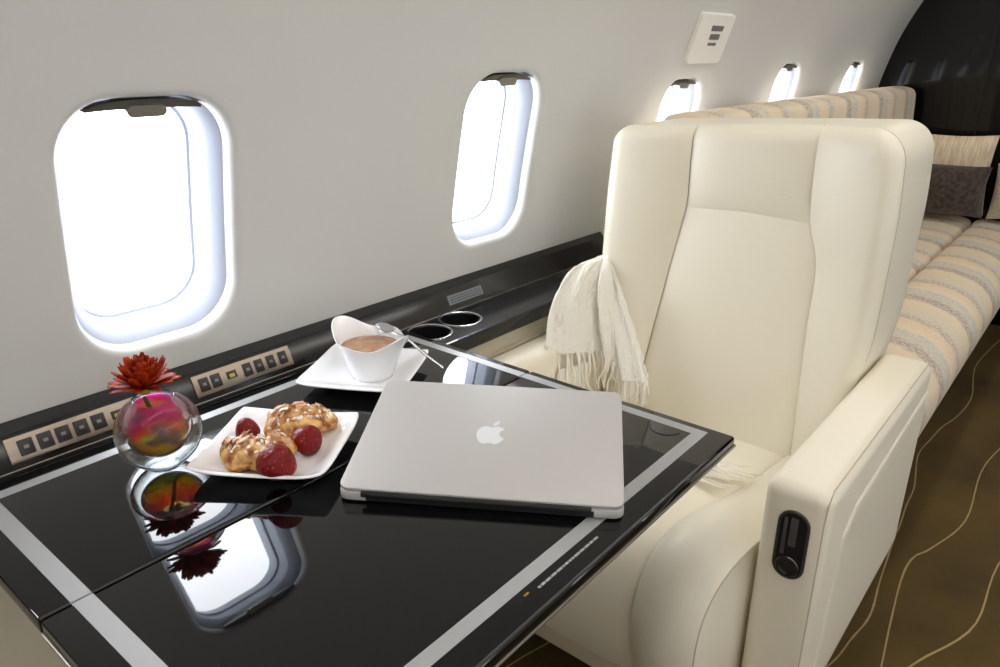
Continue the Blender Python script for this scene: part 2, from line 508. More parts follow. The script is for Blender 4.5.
def build_window(idx, wx, wz, side):
    sc = s_of_z(wz)
    bm = new()
    steps = [(0.0085, 0.020), (0.0105, 0.0215), (0.0160, 0.028), (0.0215, 0.036), (0.0250, 0.043), (0.0262, 0.047), (0.0272, 0.078), (0.0310, 0.080), (0.0320, 0.088), (0.0322, 0.112)]
    rings = []
    for (ins, dep) in steps:
        rings.append([bm.verts.new(wpt(wx + u, sc + v, dep, side)) for (u, v) in loop_pts(ins)])
    n = len(rings[0])
    for i in range(len(rings) - 1):
        for k in range(n):
            bm.faces.new((rings[i][k], rings[i][(k + 1) % n], rings[i + 1][(k + 1) % n], rings[i + 1][k]))
    base = wpt(wx, sc, 0.05, side)
    w = struct(obj('window_%d' % idx, bm, M['reveal'], loc=base, angle=35))
    bm = new()
    lp = [bm.verts.new(wpt(wx + u, sc + v, 0.087, side)) for (u, v) in loop_pts(0.0315)]
    bm.faces.new(lp)
    obj('pane', bm, M['pane'], w, smooth=False)
    # raised blind: dark rail across the top of the recess and its pull tab
    bm = new()
    for (d0, d1, v0, v1, hw) in ((0.010, 0.022, WHH - 0.0215, WHH - 0.0100, WHW - 0.046),):
        P = []
        for i in range(13):
            u = -hw + 2 * hw * i / 12
            sag = 0.010 * (abs(u) / hw) ** 3
            P.append([wpt(wx + u, sc + v0 - sag * 0.2, d0, side), wpt(wx + u, sc + v0 - sag * 0.2, d1, side), wpt(wx + u, sc + v1 - sag, d1, side), wpt(wx + u, sc + v1 - sag, d0, side), wpt(wx + u, sc + v0 - sag * 0.2, d0, side)])
        V = grid(bm, P)
        bm.faces.new([V[0][k] for k in range(4)]); bm.faces.new([V[-1][k] for k in range(4)])
    bmesh.ops.remove_doubles(bm, verts=bm.verts[:], dist=1e-6)
    bl = obj('blind', bm, M['blind'], w, smooth=False)
    bm = new()
    prof = rrect(0.026, 0.0075, 0.0074, 6)
    a = [bm.verts.new(wpt(wx + u, sc + WHH - 0.024 + v, 0.006, side)) for (u, v) in prof]
    b = [bm.verts.new(wpt(wx + u * 1.05, sc + WHH - 0.020 + v, 0.020, side)) for (u, v) in prof]
    for k in range(len(a)):
        bm.faces.new((a[k], a[(k + 1) % len(a)], b[(k + 1) % len(a)], b[k]))
    bm.faces.new(a); bm.faces.new(b)
    obj('pull_tab', bm, M['steel'], bl)
    # sampling guide for the daylight that enters here
    y, z, nn = pf(sc)
    ld = bpy.data.lights.new('daylight_portal', 'AREA'); ld.shape = 'RECTANGLE'; ld.size = 2 * (WHW - 0.0315); ld.size_y = 2 * (WHH - 0.0315)
    ld.cycles.is_portal = True
    lo = bpy.data.objects.new('daylight_portal', ld); COL.objects.link(lo)
    inn = Vector((0, -nn.x * side, -nn.y))
    xax = Vector((1, 0, 0)); zax = -inn; yax = zax.cross(xax)
    m4 = Matrix((xax, yax, zax)).transposed().to_4x4(); m4.translation = wpt(wx, sc, 0.114, side)
    lo.matrix_world = m4
    return w

order = [3, 4, 5, 6, 7, 2, 1, 0]
for n_, i in enumerate(order): build_window(n_ + 1, WXL[i][0], WXL[i][1], 1)
for n_, i in enumerate(order): build_window(n_ + 9, WXR[i][0], WXR[i][1], -1)

# ceiling between the two wall tops
bm = new()
grid(bm, [[wpt(X0 + (X1 - X0) * i / 8, STOP + (STOT - STOP) * j / 16, 0, sd) for j in range(17)] for sd in (1,) for i in range(9)])
grid(bm, [[wpt(X0 + (X1 - X0) * i / 8, STOP + (STOT - STOP) * j / 16, 0, -1) for j in range(17)] for i in range(9)])
bmesh.ops.remove_doubles(bm, verts=bm.verts[:], dist=1e-5)
struct(obj('ceiling', bm, M['liner']))

# floor with the woven wavy lines of the carpet
bm = new()
v = [bm.verts.new(p) for p in ((X0, -1.3, 0), (X1, -1.3, 0), (X1, 1.05, 0), (X0, 1.05, 0))]
bm.faces.new(v)
def ribbon(pts, w=0.0021):
    c = crv([(p[0], p[1], 0.0012) for p in pts], len(pts) * 5)
    L_, R_ = [], []
    for i, p in enumerate(c):
        t = (c[min(i + 1, len(c) - 1)] - c[max(i - 1, 0)]).normalized(); n = Vector((-t.y, t.x, 0)) * w * (0.8 + 0.4 * rnd.random())
        L_.append(bm.verts.new(p + n)); R_.append(bm.verts.new(p - n))
    for i in range(len(c) - 1):
        f = bm.faces.new((L_[i], L_[i + 1], R_[i + 1], R_[i])); f.material_index = 1
CARPET_LINES = [
 [(1.2,.30),(1.371,.244),(1.48,.23),(1.585,.219),(1.73,.234),(1.95,.252)],
 [(1.85,.262),(1.966,.252),(2.118,.263),(2.241,.269),(2.449,.303),(2.593,.295),(2.712,.284),(2.84,.26),(3.05,.25),(3.4,.29),(3.8,.26)],
 [(1.0,.10),(1.267,.146),(1.388,.153),(1.596,.178),(1.778,.196),(1.876,.192),(1.952,.164),(2.15,.12),(2.5,.13),(2.9,.08),(3.4,.1),(3.8,.05)],
 [(.9,.06),(1.229,.119),(1.363,.136),(1.433,.126),(1.51,.10),(1.7,.03),(2.0,.02),(2.4,-.06),(3.0,-.04),(3.8,-.12)],
]
for k, yy in enumerate((-0.15, -0.32, -0.5, -0.72, -0.95, -1.15)):
    CARPET_LINES.append([(-2.4 + i * 0.45, yy + 0.06 * math.sin(i * 1.7 + k * 2.1)) for i in range(14)])
for k, yy in enumerate((0.72, 0.55, 0.4)):
    CARPET_LINES.append([(-2.4 + i * 0.3, yy + 0.05 * math.sin(i * 1.9 + k * 1.3)) for i in range(13)])
for c in CARPET_LINES: ribbon(c)
struct(obj('floor', bm, [M['carpet'], M['cline']], smooth=False, recalc=False))

# aft bulkhead: glossy black panels, and forward wall
def cross_section(bm, x, flip=False, shrink=0.0):
    pts = [wpt(x, STOT * j / 60, -shrink, 1) for j in range(61)] + [wpt(x, STOT * j / 60, -shrink, -1) for j in range(59, -1, -1)]
    return [bm.verts.new(p) for p in pts]
bm = new()
f = bm.faces.new(cross_section(bm, X1 - 0.002, shrink=-0.012)); bmesh.ops.triangulate(bm, faces=[f])
M['bulk'] = mat('bulkhead_lacquer', (12, 12, 13), 0.05, 0.0, IOR=1.42)
struct(obj('wall_aft', bm, M['bulk'], smooth=False))
bm = new()
bxx(bm, X1 - 0.012, X1 - 0.0035, 0.556, 0.560, 0.85, 1.74, 0.001, 1)
bxx(bm, X1 - 0.012, X1 - 0.0035, -0.80, -0.796, 0.1, 1.70, 0.001, 1)
struct(obj('trim_1', bm, M['gap'], smooth=False))
bm = new()
f = bm.faces.new(cross_section(bm, X0 + 0.002, shrink=-0.012)); bmesh.ops.triangulate(bm, faces=[f])
struct(obj('wall_front', bm, M['beige'], smooth=False))

# lower side panel under the ledge
bm = new()
bxx(bm, X0 + 0.01, 1.64, 0.893, 0.955, 0.001, 0.668, 0.004, 2)
struct(obj('trim_2', bm, M['beige']))

# ------------------------------------------------------------------ side ledge
LX0, LX1, LZ = X0 + 0.01, 1.66, 0.70
led = thing('side_ledge', (0.5, 0.95, LZ), 'glossy black ledge running along the cabin wall under the windows', 'ledge')
CUPS = [(0.938, 0.952), (1.031, 0.958)]
CR = 0.041
# flat top with two round openings
bm = new()
def ledge_top():
    y0, y1 = 0.886, 1.003
    holes = CUPS
    segs = 40
    xm = [LX0, CUPS[0][0] - 0.0465, (CUPS[0][0] + CUPS[1][0]) / 2, CUPS[1][0] + 0.0465, LX1]
    def q(xa, xb):
        vs = [bm.verts.new(p) for p in ((xa, y0, LZ), (xb, y0, LZ), (xb, y1, LZ), (xa, y1, LZ))]; bm.faces.new(vs)
    q(xm[0], xm[1]); q(xm[3], xm[4])
    for i, (cx, cy) in enumerate(holes):
        xa, xb = xm[i + 1], xm[i + 2]
        inn, out = [], []
        for k in range(segs):
            a = 2 * PI * (k + 0.5) / segs; u, v = math.cos(a), math.sin(a)
            tt = min((xb - cx) / u if u > 1e-9 else (xa - cx) / u, (y1 - cy) / v if v > 1e-9 else (y0 - cy) / v)
            inn.append(bm.verts.new((cx + CR * u, cy + CR * v, LZ))); out.append([cx + u * tt, cy + v * tt])
        for (px, py) in ((xa, y0), (xb, y0), (xa, y1), (xb, y1)):
            j = min(range(segs), key=lambda w: (out[w][0] - px) ** 2 + (out[w][1] - py) ** 2); out[j] = [px, py]
        ov = [bm.verts.new((p[0], p[1], LZ)) for p in out]
        for k in range(segs):
            bm.faces.new((inn[k], inn[(k + 1) % segs], ov[(k + 1) % segs], ov[k]))
ledge_top()
obj('ledge_top', bm, M['ledgetop'], led, smooth=False)
bm = new()
P = []
for x in (LX0, LX1):
    P.append([Vector((x, y, z)) for (y, z) in ((0.893, 0.668), (0.884, 0.6695), (0.8805, 0.673), (0.880, 0.690), (0.8808, 0.696), (0.883, 0.6995), (0.8865, 0.7002))])
grid(bm, P)
obj('front_edge', bm, M['blk'], led)
# sloped back strip that carries the switch panels
SLOPE = ((1.0005, 0.7008), (1.0015, 0.703), (1.0215, 0.7430), (1.0235, 0.7455), (1.034, 0.7465))
bm = new()
grid(bm, [[Vector((x, y, z)) for (y, z) in SLOPE] for x in (LX0, LX1)])
obj('back_strip', bm, M['ledgetop'], led)
bm = new()
grid(bm, [[Vector((x, y, z)) for (y, z) in ((1.0205, 0.7440), (1.0225, 0.7472), (1.0305, 0.7560), (1.0335, 0.7560))] for x in (LX0, LX1)])
obj('wall_seal', bm, M['gap'], led)
bm = new()
bxx(bm, LX0, LX1, 0.9985, 1.0005, 0.7002, 0.7022, 0.0006, 1)
obj('edge_bead', bm, M['steel'], led, smooth=False)
for (cx, cy) in CUPS:
    ch = bm = new()
    lathe(bm, [(CR + 0.004, 0.0004), (CR + 0.0038, 0.0018), (CR + 0.001, 0.0024), (CR - 0.0015, 0.0012), (CR - 0.002, -0.002)], (cx, cy, LZ), 48)
    ringo = obj('cup_holder', bm, M['chrome'], led)
    bm = new()
    lathe(bm, [(CR - 0.002, -0.002), (CR - 0.003, -0.020), (CR - 0.004, -0.028)], (cx, cy, LZ), 40)
    lathe(bm, [(CR - 0.004, -0.028), (0.012, -0.029), (0.0005, -0.029)], (cx, cy, LZ), 40)
    obj('cup_well', bm, M['blksatin'], ringo)

# point and frame on the sloped strip
sl0, sl1 = Vector((0, 1.0015, 0.703)), Vector((0, 1.0215, 0.7430))
sdir = (sl1 - sl0).normalized(); snor = Vector((0, -sdir.z, sdir.y))
def slope_box(bm, xa, xb, v0, v1, h0, h1, r=0.0015):
    c = Vector(((xa + xb) / 2, 0, 0)) + sl0 + sdir * ((v0 + v1) / 2) + snor * ((h0 + h1) / 2)
    Mr = Matrix((Vector((1, 0, 0)), sdir, snor)).transposed().to_4x4()
    rbox(bm, c, (xb - xa, v1 - v0, h1 - h0), r, 2, Mr)
def switch_panel(xa, xb, btns, disp, label):
    c = Vector(((xa + xb) / 2, sl0.y, sl0.z))
    t = thing('switch_panel', c, label, 'switch panel', 'switch panels along the ledge')
    bm = new(); slope_box(bm, xa, xb, 0.006, 0.040, 0.0, 0.003); obj('bezel', bm, M['bezel'], t)
    for (bx, wide) in btns:
        bm = new(); slope_box(bm, bx - wide / 2, bx + wide / 2, 0.0125, 0.0335, 0.0025, 0.0048, 0.001); bo = obj('button', bm, M['button'], t)
        bm = new()
        slope_box(bm, bx - 0.003, bx + 0.003, 0.021, 0.0255, 0.0047, 0.0051, 0.0003)
        obj('icon', bm, M['icon'], bo, smooth=False)
    bm = new(); slope_box(bm, disp - 0.0085, disp + 0.0085, 0.018, 0.030, 0.0025, 0.0036, 0.001); d = obj('display', bm, M['button'], t)
    bm = new(); slope_box(bm, disp - 0.0045, disp + 0.0045, 0.0195, 0.0255, 0.0034, 0.0042, 0.0005); obj('display_digits', bm, M['lcd'], d, smooth=False)
switch_panel(0.240, 0.425, [(0.262, .018), (0.285, .018), (0.307, .018), (0.330, .018), (0.353, .018)], 0.379, 'metal switch panel on the ledge beyond the table, left of and behind the glass vase')
switch_panel(0.494, 0.668, [(0.510, .016), (0.530, .016), (0.585, .015), (0.606, .015), (0.628, .015), (0.651, .015)], 0.557, 'metal switch panel on the ledge between the glass vase and the coffee cup')
bm = new(); slope_box(bm, 1.052, 1.158, 0.010, 0.030, 0.0, 0.0012, 0.0005)
pl = tag(obj('placard', bm, M['label'], smooth=False, loc=(1.105, sl0.y, sl0.z)), 'small grey printed placard on the black ledge behind the cup holders', 'placard')
bm = new()
for r_ in range(3):
    x = 1.058
    while x < 1.148:
        w = 0.004 + 0.008 * rnd.random()
        slope_box(bm, x, min(x + w, 1.152), 0.0135 + r_ * 0.0052, 0.0160 + r_ * 0.0052, 0.0010, 0.0015, 0.0)
        x += w + 0.0025
obj('print', bm, M['labeltext'], pl, smooth=False)

# ------------------------------------------------------------------ wall plate
def wall_box(bm, xa, xb, za, zb, h0, h1, r):
    sa, sb = s_of_z(za), s_of_z(zb)
    n = 6
    pts = rrect((xb - xa) / 2, (sb - sa) / 2, r, 6)
    cx, cs = (xa + xb) / 2, (sa + sb) / 2
    lo = [bm.verts.new(wpt(cx + u, cs + v, -h0)) for u, v in pts]
    m1 = [bm.verts.new(wpt(cx + u, cs + v, -h1 + 0.002)) for u, v in pts]
    k = max(0.0, 1 - 0.004 / max((xb - xa), 0.02))
    hi = [bm.verts.new(wpt(cx + u * k, cs + v * k, -h1)) for u, v in pts]
    for a, b in ((lo, m1), (m1, hi)):
        for i in range(len(a)): bm.faces.new((a[i], a[(i + 1) % len(a)], b[(i + 1) % len(a)], b[i]))
    bm.faces.new(hi); bm.faces.new(lo)
bm = new(); wall_box(bm, 1.915, 2.115, 1.172, 1.294, 0.0, 0.014, 0.014)
wp = tag(obj('wall_plate', bm, M['sign'], loc=wpt(1.95, s_of_z(1.23)), angle=30), 'white plastic plate with small grey markings high on the wall above a window', 'plate')
for (xa, xb, za, zb) in ((1.985, 2.055, 1.257, 1.267), (1.990, 2.050, 1.234, 1.249), (1.995, 2.045, 1.220, 1.225)):
    bm = new(); wall_box(bm, xa, xb, za, zb, 0.010, 0.0175, 0.002); obj('marking', bm, M['print'], wp, smooth=False)

# ------------------------------------------------------------------ table
TZ = 0.721; TB = 0.7005
TX0, TX1, TY0, TY1, TS = 0.148, 0.879, 0.320, 0.950, 0.663
tab = thing('folding_table', (0.52, 0.64, TZ), 'glossy black lacquer folding table with silver inlay border in front of cream seat', 'table')
def leaf(y0, y1, strips, text):
    bm = new(); bxx(bm, TX0, TX1, y0, y1, TB, TZ, 0.0045, 4)
    lf = obj('table_leaf', bm, M['blk'], tab, angle=60)
    for (xa, xb, ya, yb) in strips:
        bm = new(); bxx(bm, xa, xb, ya, yb, TZ - 0.002, TZ + 0.0004, 0.0002, 1); obj('inlay_strip', bm, M['inlay'], lf, smooth=False)
    return lf
SI = 0.0185
near = leaf(TY0, TS - 0.0012, [(0.176, 0.195, 0.3525, TS - 0.0012), (0.848, 0.864, 0.3525, TS - 0.0012), (0.195, 0.848, 0.3525, 0.3695)], True)
far = leaf(TS + 0.0012, TY1, [(0.176, 0.195, TS + 0.0012, 0.925), (0.848, 0.864, TS + 0.0012, 0.925), (0.195, 0.848, 0.908, 0.925)], False)
# tiny lettering and a brass dot along the aisle edge
bm = new(); x = 0.470
while x < 0.572:
    w = 0.003 + 0.006 * rnd.random()
    bxx(bm, x, x + w, 0.3405, 0.3432, TZ - 0.0004, TZ + 0.0003, 0, 1); x += w + 0.0013
obj('lettering', bm, M['inlay'], near, smooth=False)
bm = new(); bxx(bm, 0.452, 0.459, 0.3440, 0.3462, TZ - 0.0004, TZ + 0.0003, 0, 1)
M['brass'] = mat('brass', (190, 140, 66), 0.4, 0.8)
obj('brass_mark', bm, M['brass'], near, smooth=False)
# chrome bead round the lower edge
bm = new()
for (xa, xb, ya, yb) in ((TX0 - 0.0015, TX0 + 0.001, TY0, TS - 0.002), (TX0 - 0.0015, TX1 + 0.0015, TY0 - 0.0015, TY0 + 0.001), (TX1 - 0.001, TX1 + 0.0015, TY0, TS - 0.002)):
    bxx(bm, xa, xb, ya, yb, TB + 0.004, TB + 0.0075, 0.0008, 1)
obj('edge_bead', bm, M['steel'], near, smooth=False)
bm = new(); bxx(bm, TX1 - 0.001, TX1 + 0.0015, TS + 0.002, TY1 - 0.07, TB + 0.004, TB + 0.0075, 0.0008, 1)
obj('edge_bead', bm, M['steel'], far, smooth=False)
# recessed round latch near the aft corner
bm = new()
tube(bm, [(0.841 + 0.0215 * math.cos(math.radians(a)), 0.403 + 0.0215 * math.sin(math.radians(a)), TZ - 0.0002) for a in range(105, 262, 6)], 0.0011, 6)
obj('latch_ring', bm, M['gap'], near)
# support under the wall side
bm = new(); bxx(bm, 0.36, 0.62, 0.78, 0.872, 0.60, TB + 0.001, 0.01, 2); bxx(bm, 0.40, 0.58, 0.84, 0.892, 0.30, 0.62, 0.01, 2)
obj('support_arm', bm, M['blksatin'], tab)

# ------------------------------------------------------------------ laptop
hA, hB = Vector((0.4425, 0.6065, 0)), Vector((0.6150, 0.3345, 0))
hx = (hB - hA).normalized(); hw = (hB - hA).length; hy = Vector((-hx.y, hx.x, 0))
LD = hw * 227 / 325.0
lap = thing('laptop', (hA + hB) / 2 + Vector((0, 0, TZ)), 'silver laptop with its lid almost closed on the black table', 'laptop')
Ml = Matrix((hx, hy, Vector((0, 0, 1)))).transposed().to_4x4(); Ml.translation = hA + Vector((0, 0, TZ + 0.0022))
def plate_outline(w, d, r, n=8):
    return [(p[0] + w / 2, p[1] + d / 2) for p in rrect(w / 2, d / 2, r, n)]
def slab(bm, w, d, r, z0f, z1f, bev, Mt, ins=0.0):
    o = plate_outline(w, d, r)
    def ring(k, zf):
        return [bm.verts.new(Mt @ Vector((w / 2 + (p[0] - w / 2) * (1 - 2 * k / w), d / 2 + (p[1] - d / 2) * (1 - 2 * k / d), zf(p[1])))) for p in o]
    R_ = [ring(bev, z0f), ring(bev * 0.3, lambda y: z0f(y) + bev * 0.3), ring(0, lambda y: z0f(y) + bev), ring(0, lambda y: z1f(y) - bev), ring(bev * 0.3, lambda y: z1f(y) - bev * 0.3), ring(bev, z1f)]
    n = len(o)
    for a, b in zip(R_, R_[1:]):
        for k in range(n): bm.faces.new((a[k], a[(k + 1) % n], b[(k + 1) % n], b[k]))
    bm.faces.new(R_[0]); bm.faces.new(R_[-1])
bm = new(); slab(bm, hw, LD, 0.012, lambda y: 0.0, lambda y: 0.0105 - 0.006 * y / LD, 0.0014, Ml)
base_ = obj('base', bm, M['alu'], lap)
bm = new()
tube(bm, [Ml @ Vector((hw * 0.085, 0.003, 0.0082)), Ml @ Vector((hw * 0.89, 0.003, 0.0082))], 0.0047, 14)
obj('hinge', bm, M['gap'], lap)
bm = new()
rbox(bm, Ml @ Vector((hw / 2, 0.0008, 0.0045)), (hw * 0.80, 0.003, 0.008), 0.001, 1, Ml.to_3x3().to_4x4())
obj('hinge_cover', bm, M['gap'], lap)
for (px, py) in ((0.03, 0.02), (hw - 0.03, 0.02), (0.03, LD - 0.02), (hw - 0.03, LD - 0.02)):
    bm = new(); lathe(bm, [(0.0, -0.0015), (0.006, -0.0015), (0.007, 0.0005)], Ml @ Vector((px, py, 0)), 16); obj('rubber_foot', bm, M['gap'], lap)
th = math.radians(9.0)
Mlid = Ml @ Matrix.Translation((0, 0.002, 0.0110)) @ Matrix.Rotation(th, 4, 'X')
bm = new(); slab(bm, hw, LD - 0.002, 0.012, lambda y: 0.0, lambda y: 0.0044, 0.0014, Mlid)
lid = obj('lid', bm, M['alu'], lap)
bm = new()
rbox(bm, Mlid @ Vector((hw / 2, LD / 2, -0.0003)), (hw - 0.02, LD - 0.022, 0.001), 0.0003, 1, Mlid.to_3x3().to_4x4())
obj('screen', bm, M['gap'], lid, smooth=False)
# the fruit mark on the lid
def fruit_outline():
    pts = []
    right = [(0.0, 0.36), (0.10, 0.42), (0.22, 0.44), (0.35, 0.38), (0.42, 0.30)]
    bite = [(0.33, 0.22), (0.285, 0.10), (0.30, -0.02), (0.36, -0.12), (0.455, -0.18)]
    low = [(0.40, -0.32), (0.30, -0.45), (0.20, -0.51), (0.11, -0.49), (0.0, -0.455)]
    left = [(-0.10, -0.49), (-0.20, -0.51), (-0.31, -0.44), (-0.42, -0.26), (-0.475, -0.05), (-0.46, 0.17), (-0.38, 0.34), (-0.24, 0.43), (-0.12, 0.42)]
    return right + bite + low + left
lc = Vector((hw * 0.497, LD * 0.505))
sz = 0.037
bm = new()
raw = fruit_outline()
fine = [q for q in crv([(p[0], p[1], 0) for p in raw + [raw[0]]], 96)][:-1]
prism(bm, [(lc.x + p.x * sz, lc.y + p.y * sz) for p in fine], Mlid @ Matrix.Translation((0, 0, 0.0040)), 0.0006)
leafpts = crv([(0.02, 0.47, 0), (0.02, 0.60, 0), (0.11, 0.72, 0), (0.22, 0.76, 0), (0.21, 0.62, 0), (0.12, 0.51, 0), (0.02, 0.47, 0)], 30)[:-1]
prism(bm, [(lc.x + p.x * sz, lc.y + p.y * sz) for p in leafpts], Mlid @ Matrix.Translation((0, 0, 0.0040)), 0.0006)
obj('logo', bm, M['logo'], lid, smooth=False)

# ------------------------------------------------------------------ square dishes
def dish(bm, c, u, v, half, zc, rim, corner, flat=0.55, n=28, pw=8.0, bow=0.0):
    """square plate with softly rising rim; u, v unit axes"""
    P = []
    for i in range(n + 1):
        row = []
        for j in range(n + 1):
            a, b = 2 * i / n - 1, 2 * j / n - 1
            # soften corners a little
            k = (abs(a) ** pw + abs(b) ** pw) ** (1 / pw); m_ = max(abs(a), abs(b))
            s = m_ / k if k > 1e-6 else 1
            aa, bb = a * (s * 0.6 + 0.4), b * (s * 0.6 + 0.4)
            e = sm(flat, 1.0, m_)
            z = zc + rim * e ** 1.2 + corner * (abs(a) * abs(b)) ** 3 - bow * e * (1 - (min(abs(a), abs(b))) ** 2)
            row.append(Vector((c[0], c[1], 0)) + u * (aa * half) + v * (bb * half) + Vector((0, 0, z)))
        P.append(row)
    grid(bm, P)
pu, pv = Vector((0.555, -0.832, 0)), Vector((0.832, 0.555, 0))
bm = new(); dish(bm, (0.459, 0.741), pu, pv, 0.085, TZ + 0.0045, 0.016, 0.005, 0.56)
plate = obj('square_plate', bm, M['china'], loc=(0.459, 0.741, TZ)); mod(plate, 'SOLIDIFY', thickness=0.0035, offset=-1); mod(plate, 'SUBSURF', levels=1, render_levels=1)
tag(plate, 'square white china plate holding pastries and strawberries beside the laptop', 'plate')
su, sv = Vector((0.49, -0.872, 0)), Vector((0.872, 0.49, 0))
bm = new(); dish(bm, (0.692, 0.848), su, sv, 0.085, TZ + 0.0045, 0.011, 0.003, 0.42)
saucer = obj('square_saucer', bm, M['china'], loc=(0.689, 0.851, TZ)); mod(saucer, 'SOLIDIFY', thickness=0.0035, offset=-1); mod(saucer, 'SUBSURF', levels=1, render_levels=1)
tag(saucer, 'square white china saucer under the coffee cup', 'saucer')

# ------------------------------------------------------------------ coffee cup and spoon
cc = Vector((0.694, 0.833, TZ + 0.0052))
cup = thing('coffee_cup', cc, 'white china cup with wavy flared rim full of milky coffee', 'cup')
ph0 = math.radians(98)
def cup_r(a, z):
    k = sm(0.02, 0.068, z)
    return 1 + k * (0.10 * math.cos(2 * (a - ph0)) + 0.06 * math.cos(4 * (a - ph0)))
def cup_z(a, z):
    k = sm(0.025, 0.068, z)
    return z + k * (0.0085 * math.cos(2 * (a - ph0)) + 0.005 * math.cos(4 * (a - ph0)) + 0.004 * math.cos(a - ph0))
bm = new()
lathe(bm, [(0.001, 0.0), (0.026, 0.0), (0.031, 0.002), (0.035, 0.010), (0.040, 0.026), (0.047, 0.046), (0.053, 0.060), (0.0575, 0.068), (0.0578, 0.0692), (0.0562, 0.0694), (0.0512, 0.060), (0.0450, 0.046), (0.038, 0.026), (0.032, 0.010), (0.022, 0.006), (0.001, 0.006)], cc, 64, cup_r, cup_z)
obj('cup_body', bm, M['china'], cup, angle=60)
bm = new()
n = 64; zc_ = 0.051
v0 = bm.verts.new(cc + Vector((0, 0, zc_)))
rg = [bm.verts.new(cc + Vector((0.0462 * cup_r(2 * PI * k / n, 0.050) * math.cos(2 * PI * k / n), 0.0462 * cup_r(2 * PI * k / n, 0.050) * math.sin(2 * PI * k / n), zc_))) for k in range(n)]
for k in range(n): bm.faces.new((v0, rg[k], rg[(k + 1) % n]))
obj('coffee', bm, M['coffee'], cup)

sp = [Vector(p) for p in ((0.728, 0.842, TZ + 0.0770), (0.722, 0.815, TZ + 0.0745), (0.7245, 0.792, TZ + 0.0718), (0.728, 0.779, TZ + 0.0655), (0.742, 0.764, TZ + 0.045), (0.762, 0.745, TZ + 0.0205))]
spoon = thing('teaspoon', sp[2], 'small steel teaspoon resting across the rim of the coffee cup', 'spoon')
bm = new()
hp = crv(sp[1:], 30)
sdv = Vector((0.75, 0.65, 0))
P = []
for i, p in enumerate(hp):
    t = i / 30; w = 0.0030 + 0.0030 * t
    P.append([p - sdv * w + Vector((0, 0, 0.0)), p + Vector((0, 0, 0.0008)), p + sdv * w])
grid(bm, P)
h_ = obj('handle', bm, M['chrome'], spoon); mod(h_, 'SOLIDIFY', thickness=0.0016, offset=0)
bm = new()
bd = (sp[1] - sp[0]).normalized(); bs = bd.cross(Vector((0, 0, 1))).normalized(); bu = bs.cross(bd)
cb = sp[0].lerp(sp[1], 0.25)
P = []
for i in range(13):
    r = i / 12
    P.append([cb + bd * (0.021 * r * math.cos(a)) + bs * (0.0125 * r * math.sin(a)) - bu * (0.006 * (1 - r * r)) for a in [2 * PI * k / 28 for k in range(29)]])
grid(bm, P); bmesh.ops.remove_doubles(bm, verts=bm.verts[:], dist=1e-6)
b_ = obj('bowl', bm, M['chrome'], spoon); mod(b_, 'SOLIDIFY', thickness=0.0010, offset=0)

# ------------------------------------------------------------------ pastries and strawberries
def pastry(c, direc, length, rad, bend, label, seed):
    c = Vector(c); direc = Vector(direc).normalized(); side = Vector((-direc.y, direc.x, 0))
    t = thing('almond_pastry', c, label, 'pastry', 'pastries on the plate')
    bm = new(); n = 30; m_ = 26
    rings = []
    for i in range(n + 1):
        s = i / n; q = 2 * s - 1
        env = max(0.02, (1 - abs(q) ** 2.6)) ** 0.55
        ridge = 1 + 0.13 * abs(math.sin(s * PI * 4.5))
        r = rad * env * ridge
        ctr = c + direc * (q * length / 2) + side * (bend * (q * q - 0.4)) + Vector((0, 0, rad * 0.78))
        ring = []
        for k in range(m_):
            a = 2 * PI * k / m_
            d = side * math.cos(a) + Vector((0, 0, 1)) * math.sin(a) * 0.86
            p = ctr + d * r
            f = mnoise.noise(p * 45 + Vector((seed, 0, 0))) * 0.42 * rad + mnoise.noise(p * 130 + Vector((seed, 3, 0))) * 0.18 * rad
            p = ctr + d * (r + f * min(1, env * 1.2))
            p.z = max(p.z, c.z)
            ring.append(bm.verts.new(p))
        rings.append(ring)
    for i in range(n):
        for k in range(m_): bm.faces.new((rings[i][k], rings[i][(k + 1) % m_], rings[i + 1][(k + 1) % m_], rings[i + 1][k]))
    bm.faces.new(rings[0]); bm.faces.new(rings[-1])
    tops = [v.co.copy() for r in rings[3:-3] for v in r[3:11]]
    nors = [(v.co - (c + Vector((0, 0, rad * 0.5)))).normalized() for r in rings[3:-3] for v in r[3:11]]
    obj('crust', bm, M['crust'], t, angle=80)
    r_ = random.Random(seed)
    fl, sg = new(), new()
    for k in range(110):
        i = r_.randrange(len(tops)); p = tops[i]; nn = (nors[i] + Vector((r_.uniform(-.5, .5), r_.uniform(-.5, .5), r_.uniform(0, .5)))).normalized()
        a = nn.orthogonal().normalized(); b = nn.cross(a); ang = r_.uniform(0, 6.28)
        a, b = a * math.cos(ang) + b * math.sin(ang), b * math.cos(ang) - a * math.sin(ang)
        tgt = fl if k < 46 else sg
        ra, rb = (r_.uniform(.0040, .0070), r_.uniform(.0024, .0038)) if k < 46 else (r_.uniform(.0016, .0040), r_.uniform(.0014, .0032))
        o = [(math.cos(2 * PI * q / 10) * ra, math.sin(2 * PI * q / 10) * rb) for q in range(10)]
        Mt = Matrix((a, b, nn)).transposed().to_4x4(); Mt.translation = p + nn * 0.0004
        prism(tgt, o, Mt, 0.0007)
    o1 = obj('almond_flakes', fl, M['flake'], t, smooth=False); o1['kind'] = 'stuff'
    o2 = obj('icing_sugar', sg, M['sugar'], t, smooth=False); o2['kind'] = 'stuff'
PZ = TZ + 0.0055
pastry((0.424, 0.734, PZ), (0.55, -0.55, 0), 0.092, 0.0240, 0.014, 'golden almond pastry at the near edge of the square plate, nearer the vase', 3)
pastry((0.504, 0.757, PZ), (0.80, -0.45, 0), 0.094, 0.0240, -0.012, 'golden almond pastry at the far edge of the square plate, nearer the coffee cup', 11)

